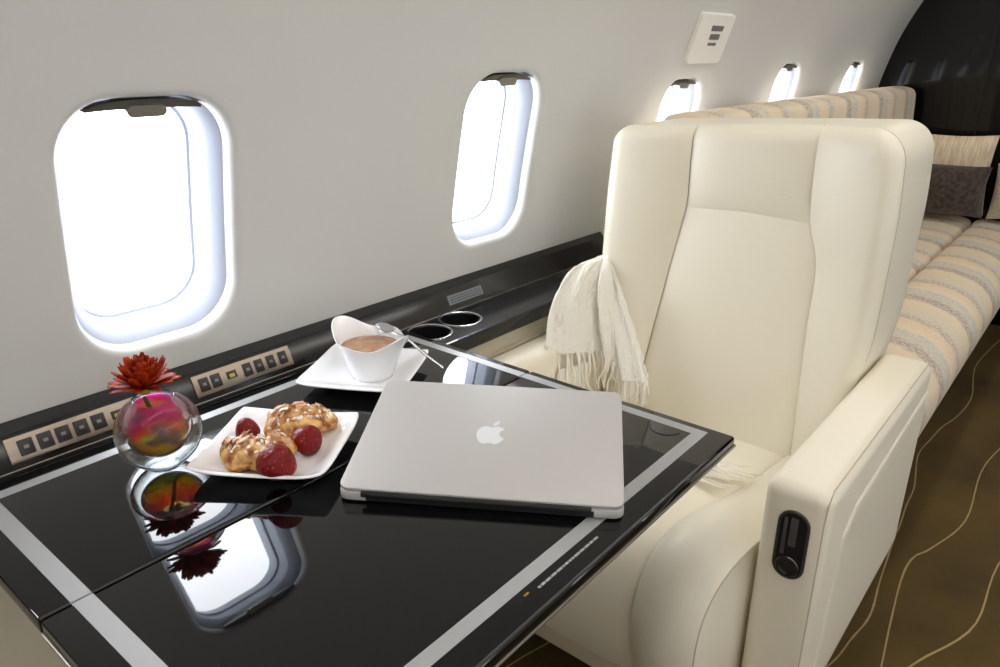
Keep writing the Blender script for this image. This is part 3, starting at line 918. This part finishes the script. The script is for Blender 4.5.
def strawberry(c, axis, L_, R_, label):
    c = Vector(c); axis = Vector(axis).normalized()
    prof = [(0.0, 0.0), (0.30, 0.02), (0.62, 0.08), (0.90, 0.22), (1.0, 0.38), (0.95, 0.55), (0.78, 0.74), (0.52, 0.90), (0.25, 0.98), (0.0, 1.0)]
    bm = new()
    fine = [(max(0.0005, catmull([(i, p[0]) for i, p in enumerate(prof)], t / 3)) * R_, catmull([(i, p[1]) for i, p in enumerate(prof)], t / 3) * L_) for t in range((len(prof) - 1) * 3 + 1)]
    rings = lathe(bm, fine, (0, 0, -L_ * 0.42), 26, close_top=True, close_bot=True)
    for v in bm.verts:
        v.co *= 1 + 0.05 * mnoise.noise(v.co * 70 + c * 50)
    q = Vector((0, 0, 1)).rotation_difference(axis).to_matrix().to_4x4()
    bmesh.ops.transform(bm, matrix=Matrix.Translation(c) @ q, verts=bm.verts[:])
    lo = min(v.co.z for v in bm.verts)
    o = obj('strawberry', bm, M['berry'], loc=c)
    o.location.z += PZ + 0.0003 - lo if c.z < 0 else 0
    return tag(o, label, 'strawberry', 'strawberries on the plate'), lo
strawberry((0.420, 0.689, PZ + 0.0215), (0.25, -0.1, 0.95), 0.041, 0.0235, 'largest red strawberry, at the near corner of the square plate in front of the pastries')
strawberry((0.480, 0.712, PZ + 0.0185), (0.5, -0.4, 0.75), 0.037, 0.0195, 'red strawberry on the laptop side of the plate beside the far pastry')
strawberry((0.448, 0.792, PZ + 0.0170), (-0.1, 0.25, 0.9), 0.033, 0.0155, 'smallest red strawberry, on the wall side of the plate behind the near pastry')

# ------------------------------------------------------------------ vase and flower
vc = Vector((0.356, 0.834, TZ))
vase = thing('glass_vase', vc, 'round clear glass vase with a pink and yellow iridescent core by the wall', 'vase')
bm = new()
R0 = 0.0500; pr = [(0.001, 0.0), (0.016, 0.0), (0.020, 0.001)]
for k in range(1, 21):
    a = -PI / 2 + 0.38 + (PI - 0.38 - 0.52) * k / 20
    pr.append((R0 * math.cos(a), 0.049 + R0 * math.sin(a) * 0.98))
top_z = pr[-1][1]; top_r = pr[-1][0]
pr += [(top_r - 0.0015, top_z + 0.0018), (top_r - 0.004, top_z + 0.0008)]
inner = []
for k in range(0, 19):
    a = PI / 2 - 0.555 - (PI - 0.555) * k / 18
    inner.append((max(0.001, 0.0395 * math.cos(a)), 0.0560 + 0.0395 * math.sin(a)))
pr += inner
lathe(bm, pr, vc, 48)
obj('outer_glass', bm, M['glass'], vase, angle=70)
bm = new()
lathe(bm, [(r * 0.975, 0.0560 + (z - 0.0560) * 0.975) for r, z in inner], vc, 48)
obj('colour_core', bm, M['iris'], vase, angle=70)

fc = vc + Vector((-0.004, 0.009, 0.103))
flo = thing('chrysanthemum', vc + Vector((0, 0, 0.03)), 'rust red chrysanthemum bloom standing in the round glass vase', 'flower')
bm = new()
tube(bm, crv([vc + Vector((0.004, -0.003, 0.026)), vc + Vector((0, 0, 0.06)), vc + Vector((-0.006, 0.007, 0.09)), fc + Vector((0, 0, -0.016))], 16), 0.0026, 8)
obj('stem', bm, M['stem'], flo)
pbm = new()
NP = 120
for k in range(NP):
    f = k / NP
    el = math.radians(10 + 72 * f ** 0.75)
    az = k * 2.39996 + rnd.uniform(-.15, .15)
    Lp = (0.038 - 0.006 * f) * rnd.uniform(0.86, 1.12)
    w = 0.0068 * rnd.uniform(0.85, 1.15)
    rad = Vector((math.cos(az), math.sin(az), 0)); tang = Vector((-math.sin(az), math.cos(az), 0))
    d0 = rad * math.cos(el) + Vector((0, 0, 1)) * math.sin(el)
    upn = (Vector((0, 0, 1)) * math.cos(el) - rad * math.sin(el))
    curl = rnd.uniform(0.10, 0.35) * (1 if f > .15 else -0.3)
    P = []
    for i in range(8):
        s = i / 7
        ctr = fc + d0 * (0.004 + Lp * s) + upn * (curl * Lp * s * s)
        ww = w * (math.sin(PI * (0.10 + 0.86 * s)) ** 0.7) * (0.55 + 0.6 * s)
        P.append([ctr - tang * ww + upn * 0.25 * ww, ctr, ctr + tang * ww + upn * 0.25 * ww])
    grid(pbm, P)
po = obj('petals', pbm, M['petal'], flo); mod(po, 'SOLIDIFY', thickness=0.0006, offset=0)
bm = new(); bmesh.ops.create_icosphere(bm, subdivisions=2, radius=0.008, matrix=Matrix.Translation(fc))
obj('flower_heart', bm, M['heart'], flo)

# ------------------------------------------------------------------ the cream seat
chair = thing('cabin_seat', (1.2, 0.55, 0.0), 'large cream leather cabin seat with winged back and wide armrests behind the table', 'seat')
# backrest: outline and front surface
def yR(z): return 0.296 - 0.012 * sm(0.60, 0.72, z) + 0.010 * sm(0.9, 1.08, z)
def yL(z): return 0.808 + 0.056 * sm(0.60, 0.74, z) - 0.004 * sm(0.9, 1.06, z)
def seamR(z): return catmull([(0.42, 0.380), (0.55, 0.395), (0.70, 0.408), (0.82, 0.415), (0.895, 0.440), (0.97, 0.448), (1.10, 0.452)], z)
def seamL(z): return catmull([(0.42, 0.735), (0.55, 0.735), (0.70, 0.722), (0.82, 0.708), (0.895, 0.698), (0.97, 0.699), (1.10, 0.702)], z)
def Xc(z): return catmull([(0.40, 1.355), (0.55, 1.400), (0.75, 1.442), (0.895, 1.464), (1.0, 1.470), (1.12, 1.478)], z)
def Xw(z): return catmull([(0.40, 1.320), (0.55, 1.356), (0.72, 1.388), (0.9, 1.402), (1.1, 1.418)], z)
def ztop(y): return 1.054 + 0.026 * (0.862 - y) / 0.575
ZB = 0.435; ZS = 0.893; RO = 0.034
def ridge(u, p=5.0): return max(0.0, 1 - abs(2 * u - 1) ** p)
def back_point(y, z, X, cr):
    """round the outer rim and the two top corners"""
    yr, yl, zt = yR(z), yL(z), ztop(y)
    # rounded corner clamp
    for (ye, sg, r) in ((yr, 1, 0.060), (yl, -1, 0.036)):
        cx_, cz_ = ye + sg * r, zt - r
        dy, dz = (y - cx_) * sg, z - cz_
        if dy < 0 and dz > 0:
            # square corner -> round corner
            a, b = -dy / r, dz / r
            m_ = max(a, b); h_ = math.hypot(a, b)
            if h_ > 1e-9:
                k = m_ / h_
                y = cx_ - sg * a * k * r; z = cz_ + b * k * r
                d = r * (1 - m_)
                return y, z, d
    d = min(y - yr, yl - y, zt - z)
    return y, z, max(0.0, d)
def dens(n, p=1.0):   # 0..1 samples, denser at both ends
    return [0.5 - 0.5 * math.cos(PI * i / n) if True else i / n for i in range(n + 1)]
rows_low = [ZB + (ZS - ZB) * t for t in dens(34)]
UT = dens(26)
def build_back(part, us, rows_t, fy, fX):
    P = []
    for v in rows_t:
        row = []
        for u in us:
            y, z, X = fX(u, v)
            y, z, d = back_point(y, z, X, 0)
            if d < RO: X += RO - math.sqrt(max(0.0, RO * RO - (RO - d) ** 2))
            row.append(Vector((X, y, z)))
        P.append(row)
    bm = new(); grid(bm, P); bmesh.ops.remove_doubles(bm, verts=bm.verts[:], dist=1e-6)
    o = obj(part, bm, M['cream'], chair, angle=75)
    return P
def lump(u, v): return (ridge(u, 4.0) * ridge(v, 6)) ** 0.85
def f_lumbar(u, v):
    z = ZB + (ZS - ZB) * v; y = seamR(z) + (seamL(z) - seamR(z)) * u
    z += 0.006 * (1 - abs(2 * u - 1)) * v
    return y, z, Xc(z) - 0.011 * lump(u, 0.5 + v / 2 if v > .5 else 0.5) - 0.004
def f_head(u, v):
    z0 = ZS + 0.006 * (1 - abs(2 * u - 1))
    y_ = seamR(ZS) + (seamL(ZS) - seamR(ZS)) * u
    zt = ztop(y_); z = z0 + (zt - z0) * v; y = seamR(z) + (seamL(z) - seamR(z)) * u
    return y, z, Xc(z) - 0.014 * (ridge(u, 4.0) * ridge(v * 0.5, 5)) ** 0.85 - 0.004
def f_wing(right):
    def f(u, v):
        z = ZB + (1.05 - ZB) * v
        for _ in range(3):
            y = (seamR(z) + (yR(z) - seamR(z)) * u) if right else (seamL(z) + (yL(z) - seamL(z)) * u)
            z = ZB + (ztop(y) - ZB) * v
        xs, xe = Xc(z), Xw(z)
        X = xs + (xe - xs) * sm(-0.15, 0.95, u) * 1.0 + (xs - xe) * 0.06 * (1 - u)
        X -= 0.017 * max(0.0, (1 - (1 - min(1, u * 2.2)) ** 2.2)) ** 0.95 * (1 - 0.55 * u)
        return y, z, X - 0.0065
    return f
UW = [0.5 - 0.5 * math.cos(PI * i / 34) for i in range(35)]
VW = [1 - (1 - i / 60) ** 1.25 for i in range(61)]
build_back('lumbar_cushion', UT, dens(40), None, f_lumbar)
build_back('headrest', UT, VW[::1][:1] + [i / 34 for i in range(1, 30)] + [1 - (1 - i / 8) ** 2 * (1 - 29 / 34) for i in range(0, 9)], None, f_head)
PR = build_back('side_bolster', UW, VW, None, f_wing(True))
PL = build_back('side_bolster', UW, VW, None, f_wing(False))
# outline -> shell behind
outline = [r[-1] for r in PR] + [PR[-1][k] for k in range(len(UW) - 2, -1, -1)]
hu = [Vector(p) for p in outline]
# top of the headrest
for u in UT[1:-1]:
    y, z, X = f_head(u, 1.0); y, z, d = back_point(y, z, X, 0); hu.append(Vector((X + RO, y, z)))
hu += [PL[-1][k] for k in range(0, len(UW) - 1)] + [r[-1] for r in reversed(PL)]
def xrear(z): return 1.650 + 0.18 * (z - 0.64)
cen = Vector((0, 0.572, 0.76))
bm = new(); rings = []
for (k, ins) in ((0.0, 0.0), (0.25, 0.0), (0.5, 0.0), (0.8, 0.0), (0.93, 0.010), (1.0, 0.034)):
    ring = []
    for p in hu:
        x = p.x + (max(xrear(p.z), p.x + 0.03) - p.x) * k
        q = Vector((x, p.y, p.z))
        if ins:
            q.y += (cen.y - q.y) * ins * 3; q.z += (cen.z - q.z) * ins * 2.2
        ring.append(bm.verts.new(q))
    rings.append(ring)
for a, b in zip(rings, rings[1:]):
    for k in range(len(a) - 1):
        try: bm.faces.new((a[k], a[k + 1], b[k + 1], b[k]))
        except ValueError: pass
f = bm.faces.new(rings[-1]); bmesh.ops.triangulate(bm, faces=[f])
bmesh.ops.remove_doubles(bm, verts=bm.verts[:], dist=2e-5)
obj('back_shell', bm, M['cream'], chair, angle=50)
# stitched seam just behind the wing's outer edge
bm = new()
tube(bm, [Vector((p.x + 0.004, p.y - 0.0002, p.z)) for p in hu if p.y < 0.34 and p.z > 0.66], 0.0009, 6)
obj('edge_stitching', bm, M['thread'], chair)

# seat cushion
SPX = [(0, 1.44), (1, 1.20), (2, 1.06), (3, 0.965), (4, 0.905), (5, 0.868), (6, 0.858), (7, 0.866), (8, 0.885)]
SPZ = [(0, 0.440), (1, 0.452), (2, 0.470), (3, 0.476), (4, 0.455), (5, 0.408), (6, 0.350), (7, 0.290), (8, 0.238)]
def sp_pt(t):
    return Vector((catmull(SPX, t), 0, catmull(SPZ, t)))
def sp_nor(t):
    d = sp_pt(min(8, t + .05)) - sp_pt(max(0, t - .05)); d.normalize(); return Vector((-d.z, 0, d.x)) * -1
def s_seamR(t): return catmull([(0, 0.388), (2, 0.425), (4, 0.440), (8, 0.436)], t)
def s_seamL(t): return catmull([(0, 0.735), (2, 0.690), (4, 0.672), (8, 0.676)], t)
YSR, YSL = 0.2975, 0.806
def seat_part(name, fy, H, p, bol):
    bm = new(); P = []
    for i in range(65):
        t = 8 * i / 64
        row = []
        for j in range(31):
            u = 0.5 - 0.5 * math.cos(PI * j / 30)
            y = fy(t, u); n = sp_nor(t)
            if bol:
                du = u - 0.58
                h = H * (max(0.0, 1 - (du / 0.58) ** 2) ** 0.62 if du < 0 else 1 - 0.42 * (du / 0.42) ** 2) * (0.35 + 0.65 * sm(1.0, 3.0, t)) * (1 - 0.40 * sm(5.5, 8, t))
            else:
                h = H * ridge(u, 3.5) ** 0.6
            pt = sp_pt(t) + n * h; row.append(Vector((pt.x, y, pt.z)))
        P.append(row)
    grid(bm, P)
    if bol:   # close the outer side
        side = [P[i][-1] for i in range(65)]
        edge_ = YSR if side[0].y < 0.5 else YSL
        V = [bm.verts.new(q) for q in side]
        V2 = [bm.verts.new((q.x * 0.72 + 1.10 * 0.28, edge_ + (q.y - edge_) * 0.15, q.z * 0.8 + 0.32 * 0.2)) for q in side]
        for a, b, c, d in zip(V, V[1:], V2[1:], V2): bm.faces.new((a, b, c, d))
        cv = bm.verts.new((1.10, edge_, 0.32))
        for a, b in zip(V2, V2[1:]): bm.faces.new((a, b, cv))
        tb = new(); tube(tb, side[12:], 0.0011, 6); obj('edge_stitching', tb, M['thread'], chair)
        tb = new(); tube(tb, [P[i][0] + sp_nor(8 * i / 64) * 0.0025 for i in range(10, 65)], 0.0024, 8); obj('welt', tb, M['cream'], chair)
    return obj(name, bm, M['cream'], chair, angle=60)
seat_part('seat_cushion', lambda t, u: s_seamR(t) + (s_seamL(t) - s_seamR(t)) * u, 0.010, 3, False)
seat_part('thigh_bolster', lambda t, u: s_seamR(t) + (YSR + 0.026 * sm(2.0, 5.0, t) - s_seamR(t)) * u, 0.046, 3, True)
seat_part('thigh_bolster', lambda t, u: s_seamL(t) + (YSL - 0.026 * sm(2.0, 5.0, t) - s_seamL(t)) * u, 0.046, 3, True)
# armrests
def armrest(y0, y1, outer):
    bm = new(); bxx(bm, 0.940, 1.565, y0, y1, 0.225, 0.640, 0.022, 6)
    a = obj('armrest', bm, M['cream'], chair, angle=70)
    # padded panel on the outer side
    bm = new()
    yy = y0 if outer else y1; sg = -1 if outer else 1
    o = [(0.995, 0.245), (1.535, 0.245), (1.545, 0.585), (1.085, 0.560), (1.030, 0.530)]
    o = crv([(p[0], p[1], 0) for q in range(len(o)) for p in ((Vector(o[q]).lerp(Vector(o[q - 1]), 0.12)), Vector(o[q]).lerp(Vector(o[q - 1]), 0.02), Vector(o[q]).lerp(Vector(o[(q + 1) % len(o)]), 0.02), (Vector(o[q]).lerp(Vector(o[(q + 1) % len(o)]), 0.12)))] + [Vector(o[0]).lerp(Vector(o[-1]), 0.12).to_3d()], 120)[:-1]
    cx_, cz_ = 1.28, 0.40
    R_ = []
    for (k, h) in ((1.0, -0.004), (1.0, 0.0002), (0.988, 0.0022), (0.965, 0.0032), (0.92, 0.0034)):
        R_.append([bm.verts.new((cx_ + (p.x - cx_) * k, yy + sg * h, cz_ + (p.y - cz_) * k)) for p in o])
    for r0, r1 in zip(R_, R_[1:]):
        for k in range(len(o)): bm.faces.new((r0[k], r0[(k + 1) % len(o)], r1[(k + 1) % len(o)], r1[k]))
    bm.faces.new(R_[-1])
    obj('side_panel', bm, M['cream'], a, angle=60)
    # welt lines along the top's long edges
    bm = new()
    yw = y0 + 0.0062 if outer else y1 - 0.0062
    tube(bm, [(0.9395, yw, 0.30), (0.9395, yw, 0.60), (0.947, yw, 0.625), (0.962, yw, 0.6402), (1.545, yw, 0.6402)], 0.0010, 6)
    obj('edge_stitching', bm, M['thread'], a)
    return a
ar = armrest(0.200, 0.2935, True)
armrest(0.812, 0.884, False)
# recline control in the front of the aisle armrest
Mc = Matrix((Vector((0, -1, 0)), Vector((0, 0, 1)), Vector((-1, 0, 0)))).transposed().to_4x4(); Mc.translation = (0.9400, 0.2445, 0.548)
bm = new()
o_out, o_in = rrect(0.0225, 0.056, 0.0224, 12), rrect(0.0185, 0.052, 0.0184, 12)
def lp(o, z): return [bm.verts.new(Mc @ Vector((p[0], p[1], z))) for p in o]
R_ = [lp(o_out, -0.001), lp(o_out, 0.0012), lp(rrect(0.0210, 0.0545, 0.0209, 12), 0.0026), lp(o_in, 0.0020), lp(rrect(0.0180, 0.0515, 0.0179, 12), 0.0008)]
for r0, r1 in zip(R_, R_[1:]):
    for k in range(len(r0)): bm.faces.new((r0[k], r0[(k + 1) % len(r0)], r1[(k + 1) % len(r0)], r1[k]))
bm.faces.new(R_[-1])
ctl = obj('control_housing', bm, M['gap'], ar, angle=40)
bm = new()
R_ = [lp(o_out, 0.0), lp(o_out, 0.0016), lp(rrect(0.0212, 0.0547, 0.0211, 12), 0.0030), lp(o_in, 0.0024), lp(o_in, 0.0006)]
for r0, r1 in zip(R_, R_[1:]):
    for k in range(len(r0)): bm.faces.new((r0[k], r0[(k + 1) % len(r0)], r1[(k + 1) % len(r0)], r1[k]))
obj('control_rim', bm, mat('rim_grey', (58, 56, 56), 0.3), ctl, angle=40)
bm = new(); rbox(bm, Mc @ Vector((0.001, 0.022, 0.002)), (0.010, 0.046, 0.004), 0.0015, 2, Mc.to_3x3().to_4x4()); rbox(bm, Mc @ Vector((-0.011, 0.012, 0.001)), (0.005, 0.06, 0.003), 0.001, 2, Mc.to_3x3().to_4x4())
obj('control_lever', bm, mat('lever_grey', (74, 72, 72), 0.3), ctl)
bm = new()
rg = []
for (r, z) in ((0.0165, 0.0), (0.0168, 0.005), (0.0155, 0.0065), (0.0125, 0.0062), (0.0115, 0.0030), (0.0001, 0.0032)):
    rg.append([bm.verts.new(Mc @ Vector((r * math.cos(2 * PI * k / 32), -0.034 + r * math.sin(2 * PI * k / 32), z))) for k in range(32)])
for r0, r1 in zip(rg, rg[1:]):
    for k in range(32): bm.faces.new((r0[k], r0[(k + 1) % 32], r1[(k + 1) % 32], r1[k]))
obj('control_knob', bm, mat('dark_chrome', (96, 96, 98), 0.25, 0.9), ctl)
# skirt, plinth and pedestal
bm = new(); bxx(bm, 0.885, 1.50, 0.300, 0.805, 0.186, 0.243, 0.008, 3); bxx(bm, 0.93, 1.56, 0.204, 0.880, 0.206, 0.240, 0.006, 2)
obj('base_skirt', bm, M['beige'], chair)
bm = new(); bxx(bm, 1.18, 1.46, 0.40, 0.70, 0.035, 0.19, 0.02, 3); bxx(bm, 1.12, 1.50, 0.36, 0.74, 0.001, 0.04, 0.008, 2)
obj('pedestal', bm, M['blksatin'], chair)

# ------------------------------------------------------------------ throw
thr = thing('throw_blanket', (1.25, 0.80, 0.64), 'cream woven throw with fringe draped over the wall side armrest of the cream seat', 'blanket')
NETA = [
 [(1.400,.862,.770),(1.400,.853,.774),(1.392,.842,.772),(1.384,.834,.766)],
 [(1.279,.860,.768),(1.306,.845,.757),(1.340,.829,.743),(1.366,.815,.730)],
 [(1.200,.852,.712),(1.238,.829,.706),(1.294,.809,.694),(1.330,.796,.680)],
 [(1.140,.826,.640),(1.178,.800,.620),(1.262,.784,.604),(1.310,.772,.598)]]
NETB = [
 [(1.392,.858,.772),(1.392,.848,.778),(1.388,.838,.776)],
 [(1.342,.812,.716),(1.345,.790,.712),(1.352,.772,.700)],
 [(1.294,.758,.638),(1.302,.730,.632),(1.312,.708,.622)],
 [(1.256,.708,.558),(1.262,.680,.560),(1.266,.652,.564)]]
NETC = [
 [(1.16,.802,.590),(1.20,.799,.585),(1.26,.794,.580)],
 [(1.14,.796,.530),(1.19,.794,.525),(1.26,.790,.520)],
 [(1.10,.700,.500),(1.17,.700,.496),(1.24,.700,.496)],
 [(1.10,.600,.494),(1.16,.595,.490),(1.22,.590,.486)],
 [(1.11,.500,.486),(1.16,.492,.486),(1.21,.484,.482)]]
def cloth(net, nu, nv, amp, freq, seed, fringe_n, flen, fdir, nm):
    P = bez(net, nu, nv)
    for i, row in enumerate(P):
        for j, p in enumerate(row):
            u, v = j / nu, i / nv
            a = P[min(i + 1, nv)][j] - P[max(i - 1, 0)][j]; b = P[i][min(j + 1, nu)] - P[i][max(j - 1, 0)]
            n = a.cross(b)
            if n.length > 1e-9: n.normalize()
            if n.dot(Vector((-0.7, -0.6, 0.4))) < 0: n = -n
            w = amp * (1 - 2 * abs(math.sin(u * freq * PI + 0.7 * math.sin(v * 2.2 + seed))) ** 0.8) * (0.25 + 0.75 * min(1, v * 1.6)) + amp * 0.5 * mnoise.noise(p * 22 + Vector((seed, 0, 0)))
            P[i][j] = p + n * w
    bm = new(); grid(bm, P)
    o = obj(nm, bm, M['throw'], thr); mod(o, 'SOLIDIFY', thickness=0.006, offset=0); mod(o, 'SUBSURF', levels=1, render_levels=1)
    last = P[-1]; fr = new()
    for k in range(fringe_n):
        t = (k + 0.5) / fringe_n * nu; j = min(int(t), nu - 1); p = last[j].lerp(last[j + 1], t - j)
        d = Vector(fdir) + Vector((rnd.uniform(-.22, .22), rnd.uniform(-.22, .22), rnd.uniform(-.05, .05))); L_ = flen * rnd.uniform(0.75, 1.15)
        wob = Vector((rnd.uniform(-1, 1), rnd.uniform(-1, 1), 0)) * 0.006
        q = [p - d * 0.004, p + d * L_ * 0.35 + wob, p + d * L_ * 0.7 - wob * 0.6, p + d * L_ + wob * 0.5]
        if fdir[2] > -0.5:
            for z_ in q[1:]: z_.z = p.z - 0.003 + rnd.uniform(0, 0.004)
        tube(fr, crv(q, 8), [0.0026, 0.0024, 0.0024, 0.0022, 0.0022, 0.0022, 0.0020, 0.0018, 0.0012], 6)
    obj('fringe', fr, M['fringe'], o)
    return P
cloth(NETA, 60, 30, 0.0095, 2.4, 1.0, 24, 0.080, (0.02, -0.03, -1.0), 'front_fold')
cloth(NETB, 30, 30, 0.0065, 1.6, 3.0, 16, 0.058, (0.0, -0.05, -1.0), 'rear_fold')
NETD = [
 [(1.388,.850,.777),(1.386,.842,.780),(1.384,.834,.776)],
 [(1.323,.819,.744),(1.333,.807,.737),(1.342,.797,.722)],
 [(1.282,.792,.687),(1.294,.778,.678),(1.305,.766,.662)],
 [(1.264,.760,.592),(1.272,.746,.586),(1.282,.732,.580)]]
cloth(NETD, 24, 30, 0.0040, 1.0, 2.0, 9, 0.060, (0.0, -0.03, -1.0), 'middle_fold')
cloth(NETC, 16, 30, 0.0020, 2.0, 5.0, 24, 0.082, (0.05, -1.0, 0.0), 'seat_fold')

# ------------------------------------------------------------------ sofa along the wall
sofa = thing('striped_sofa', (2.75, 0.6, 0.0), 'long sofa in cream and grey striped weave along the wall behind the cream seat', 'sofa')
SX0, SX1 = 1.74, 3.98
def extrude_profile(bm, prof, x0, x1, er=0.03, n=40):
    """prof: closed (y,z) outline; softened ends"""
    cy_ = sum(p[0] for p in prof) / len(prof); cz_ = sum(p[1] for p in prof) / len(prof)
    st = [(x0, 0.90), (x0 + er * 0.15, 0.95), (x0 + er * 0.5, 0.985), (x0 + er, 1.0)] + [(x0 + er + (x1 - x0 - 2 * er) * k / n, 1.0) for k in range(1, n)] + [(x1 - er, 1.0), (x1 - er * 0.5, 0.985), (x1 - er * 0.15, 0.95), (x1, 0.90)]
    R_ = []
    for (x, k) in st:
        R_.append([bm.verts.new((x, cy_ + (p[0] - cy_) * k, cz_ + (p[1] - cz_) * k)) for p in prof])
    m_ = len(prof)
    for a, b in zip(R_, R_[1:]):
        for k in range(m_): bm.faces.new((a[k], a[(k + 1) % m_], b[(k + 1) % m_], b[k]))
    bm.faces.new(R_[0]); bm.faces.new(R_[-1])
def smooth_closed(pts, n):
    pts = [Vector((p[0], p[1], 0)) for p in pts]
    c = crv([pts[-1]] + pts + [pts[0], pts[1]], (len(pts) + 2) * n)
    return [(p.x, p.y) for p in c[n:n + len(pts) * n]]
bm = new(); extrude_profile(bm, smooth_closed([(0.478, 0.470), (0.44, 0.494), (0.36, 0.490), (0.285, 0.462), (0.240, 0.400), (0.242, 0.320), (0.275, 0.250), (0.34, 0.236), (0.44, 0.240), (0.476, 0.262), (0.480, 0.36)], 4), SX0, SX1)
obj('front_cushion', bm, M['stripe'], sofa)
bm = new(); extrude_profile(bm, smooth_closed([(0.482, 0.462), (0.52, 0.494), (0.64, 0.500), (0.80, 0.494), (0.815, 0.40), (0.80, 0.25), (0.64, 0.240), (0.50, 0.245), (0.4825, 0.36)], 4), SX0, SX1)
obj('rear_cushion', bm, M['stripe'], sofa)
bm = new(); extrude_profile(bm, smooth_closed([(0.770, 0.52), (0.785, 0.75), (0.800, 0.98), (0.808, 1.035), (0.835, 1.052), (0.885, 1.056), (0.922, 1.045), (0.935, 0.98), (0.95, 0.75), (0.955, 0.50), (0.92, 0.44), (0.80, 0.44)], 4), SX0, SX1 - 0.05, 0.04)
obj('backrest', bm, M['stripe'], sofa)
bm = new(); bxx(bm, SX0 + 0.02, SX1 - 0.01, 0.325, 0.93, 0.001, 0.245, 0.01, 2)
obj('base', bm, M['blk'], sofa)

def pillow(name, c, w, h, thk, yawd, tilt, m, label, edge=None):
    c = Vector(c)
    bm = new(); n = 24
    for sgn in (1, -1):
        P = []
        for i in range(n + 1):
            row = []
            for j in range(n + 1):
                a, b = 2 * i / n - 1, 2 * j / n - 1
                e = ((1 - abs(a) ** 2.6) * (1 - abs(b) ** 2.6)); e = max(0, e) ** 0.55
                pin = 1 - 0.07 * (1 - abs(b) ** 2) * abs(a) ** 4; pin2 = 1 - 0.07 * (1 - abs(a) ** 2) * abs(b) ** 4
                row.append(Vector((sgn * thk / 2 * e, a * w / 2 * pin, b * h / 2 * pin2)))
            P.append(row)
        grid(bm, P)
    bmesh.ops.remove_doubles(bm, verts=bm.verts[:], dist=1e-5)
    R = Matrix.Rotation(math.radians(yawd), 4, 'Z') @ Matrix.Rotation(math.radians(tilt), 4, 'Y')
    bmesh.ops.transform(bm, matrix=Matrix.Translation(c) @ R, verts=bm.verts[:])
    return tag(obj(name, bm, m, loc=c), label, 'pillow', 'throw pillows on the sofa')
M['creampillow'] = mat('cream_pillow', (232, 214, 184), 0.9)
add_mottle(M['creampillow'], (222, 200, 166), (240, 228, 204), 26, 3, 0.4, 0.6, (1, 6, 0.6))
add_bump(M['creampillow'], 260, 0.4, 0.002)
pillow('throw_pillow', (3.895, 0.625, 0.690), 0.36, 0.36, 0.11, 4, -9, M['creampillow'], 'cream patterned throw pillow at the far sofa end, behind the brown one')
pillow('throw_pillow', (3.765, 0.605, 0.636), 0.35, 0.235, 0.13, 5, -14, M['brown'], 'small dark brown throw pillow leaning on the cream pillow')
pillow('throw_pillow', (3.86, 0.325, 0.635), 0.20, 0.25, 0.10, 8, -8, M['stripe'], 'striped throw pillow at the front corner of the sofa beside the brown pillow')

# ------------------------------------------------------------------ light
W = bpy.data.worlds.new('sky'); S.world = W; W.use_nodes = True
N, L = W.node_tree.nodes, W.node_tree.links
bg = N['Background']
tc = N.new('ShaderNodeTexCoord'); sx = N.new('ShaderNodeSeparateXYZ'); L.new(tc.outputs['Generated'], sx.inputs[0])
mr = N.new('ShaderNodeMapRange'); mr.inputs['From Min'].default_value = -0.5; mr.inputs['From Max'].default_value = 0.25; L.new(sx.outputs['Z'], mr.inputs['Value'])
rp = N.new('ShaderNodeValToRGB'); rp.color_ramp.elements[0].color = (0.72, 0.76, 0.78, 1); rp.color_ramp.elements[1].color = (0.94, 0.97, 1.0, 1)
L.new(mr.outputs[0], rp.inputs['Fac']); L.new(rp.outputs['Color'], bg.inputs['Color'])
bg.inputs['Strength'].default_value = 14.0
# cabin ceiling lights: one long diffuser each side of the centre line
M['lamp'] = bpy.data.materials.new('warm_diffuser'); M['lamp'].use_nodes = True
b = M['lamp'].node_tree.nodes['Principled BSDF']; b.inputs['Base Color'].default_value = (0.8, 0.8, 0.8, 1); b.inputs['Emission Color'].default_value = (1.0, 0.955, 0.89, 1); b.inputs['Emission Strength'].default_value = 6.5
for sy in (0.30, -0.54):
    bm = new()
    bxx(bm, X0 + 0.3, X1 - 0.4, sy - 0.05, sy + 0.05, 1.795, 1.812, 0.004, 2)
    o = obj('ceiling_light', bm, M['lamp'], loc=(0.6, sy, 1.80), smooth=False)
    tag(o, 'long ceiling light strip on the %s side of the cabin' % ('window seat' if sy > 0 else 'far aisle'), 'ceiling light', 'cabin ceiling lights')

S.cycles.use_denoising = True
S.cycles.max_bounces = 12; S.cycles.diffuse_bounces = 6; S.cycles.glossy_bounces = 6; S.cycles.transmission_bounces = 10; S.cycles.transparent_max_bounces = 12
S.cycles.sample_clamp_indirect = 12.0
S.cycles.caustics_refractive = True
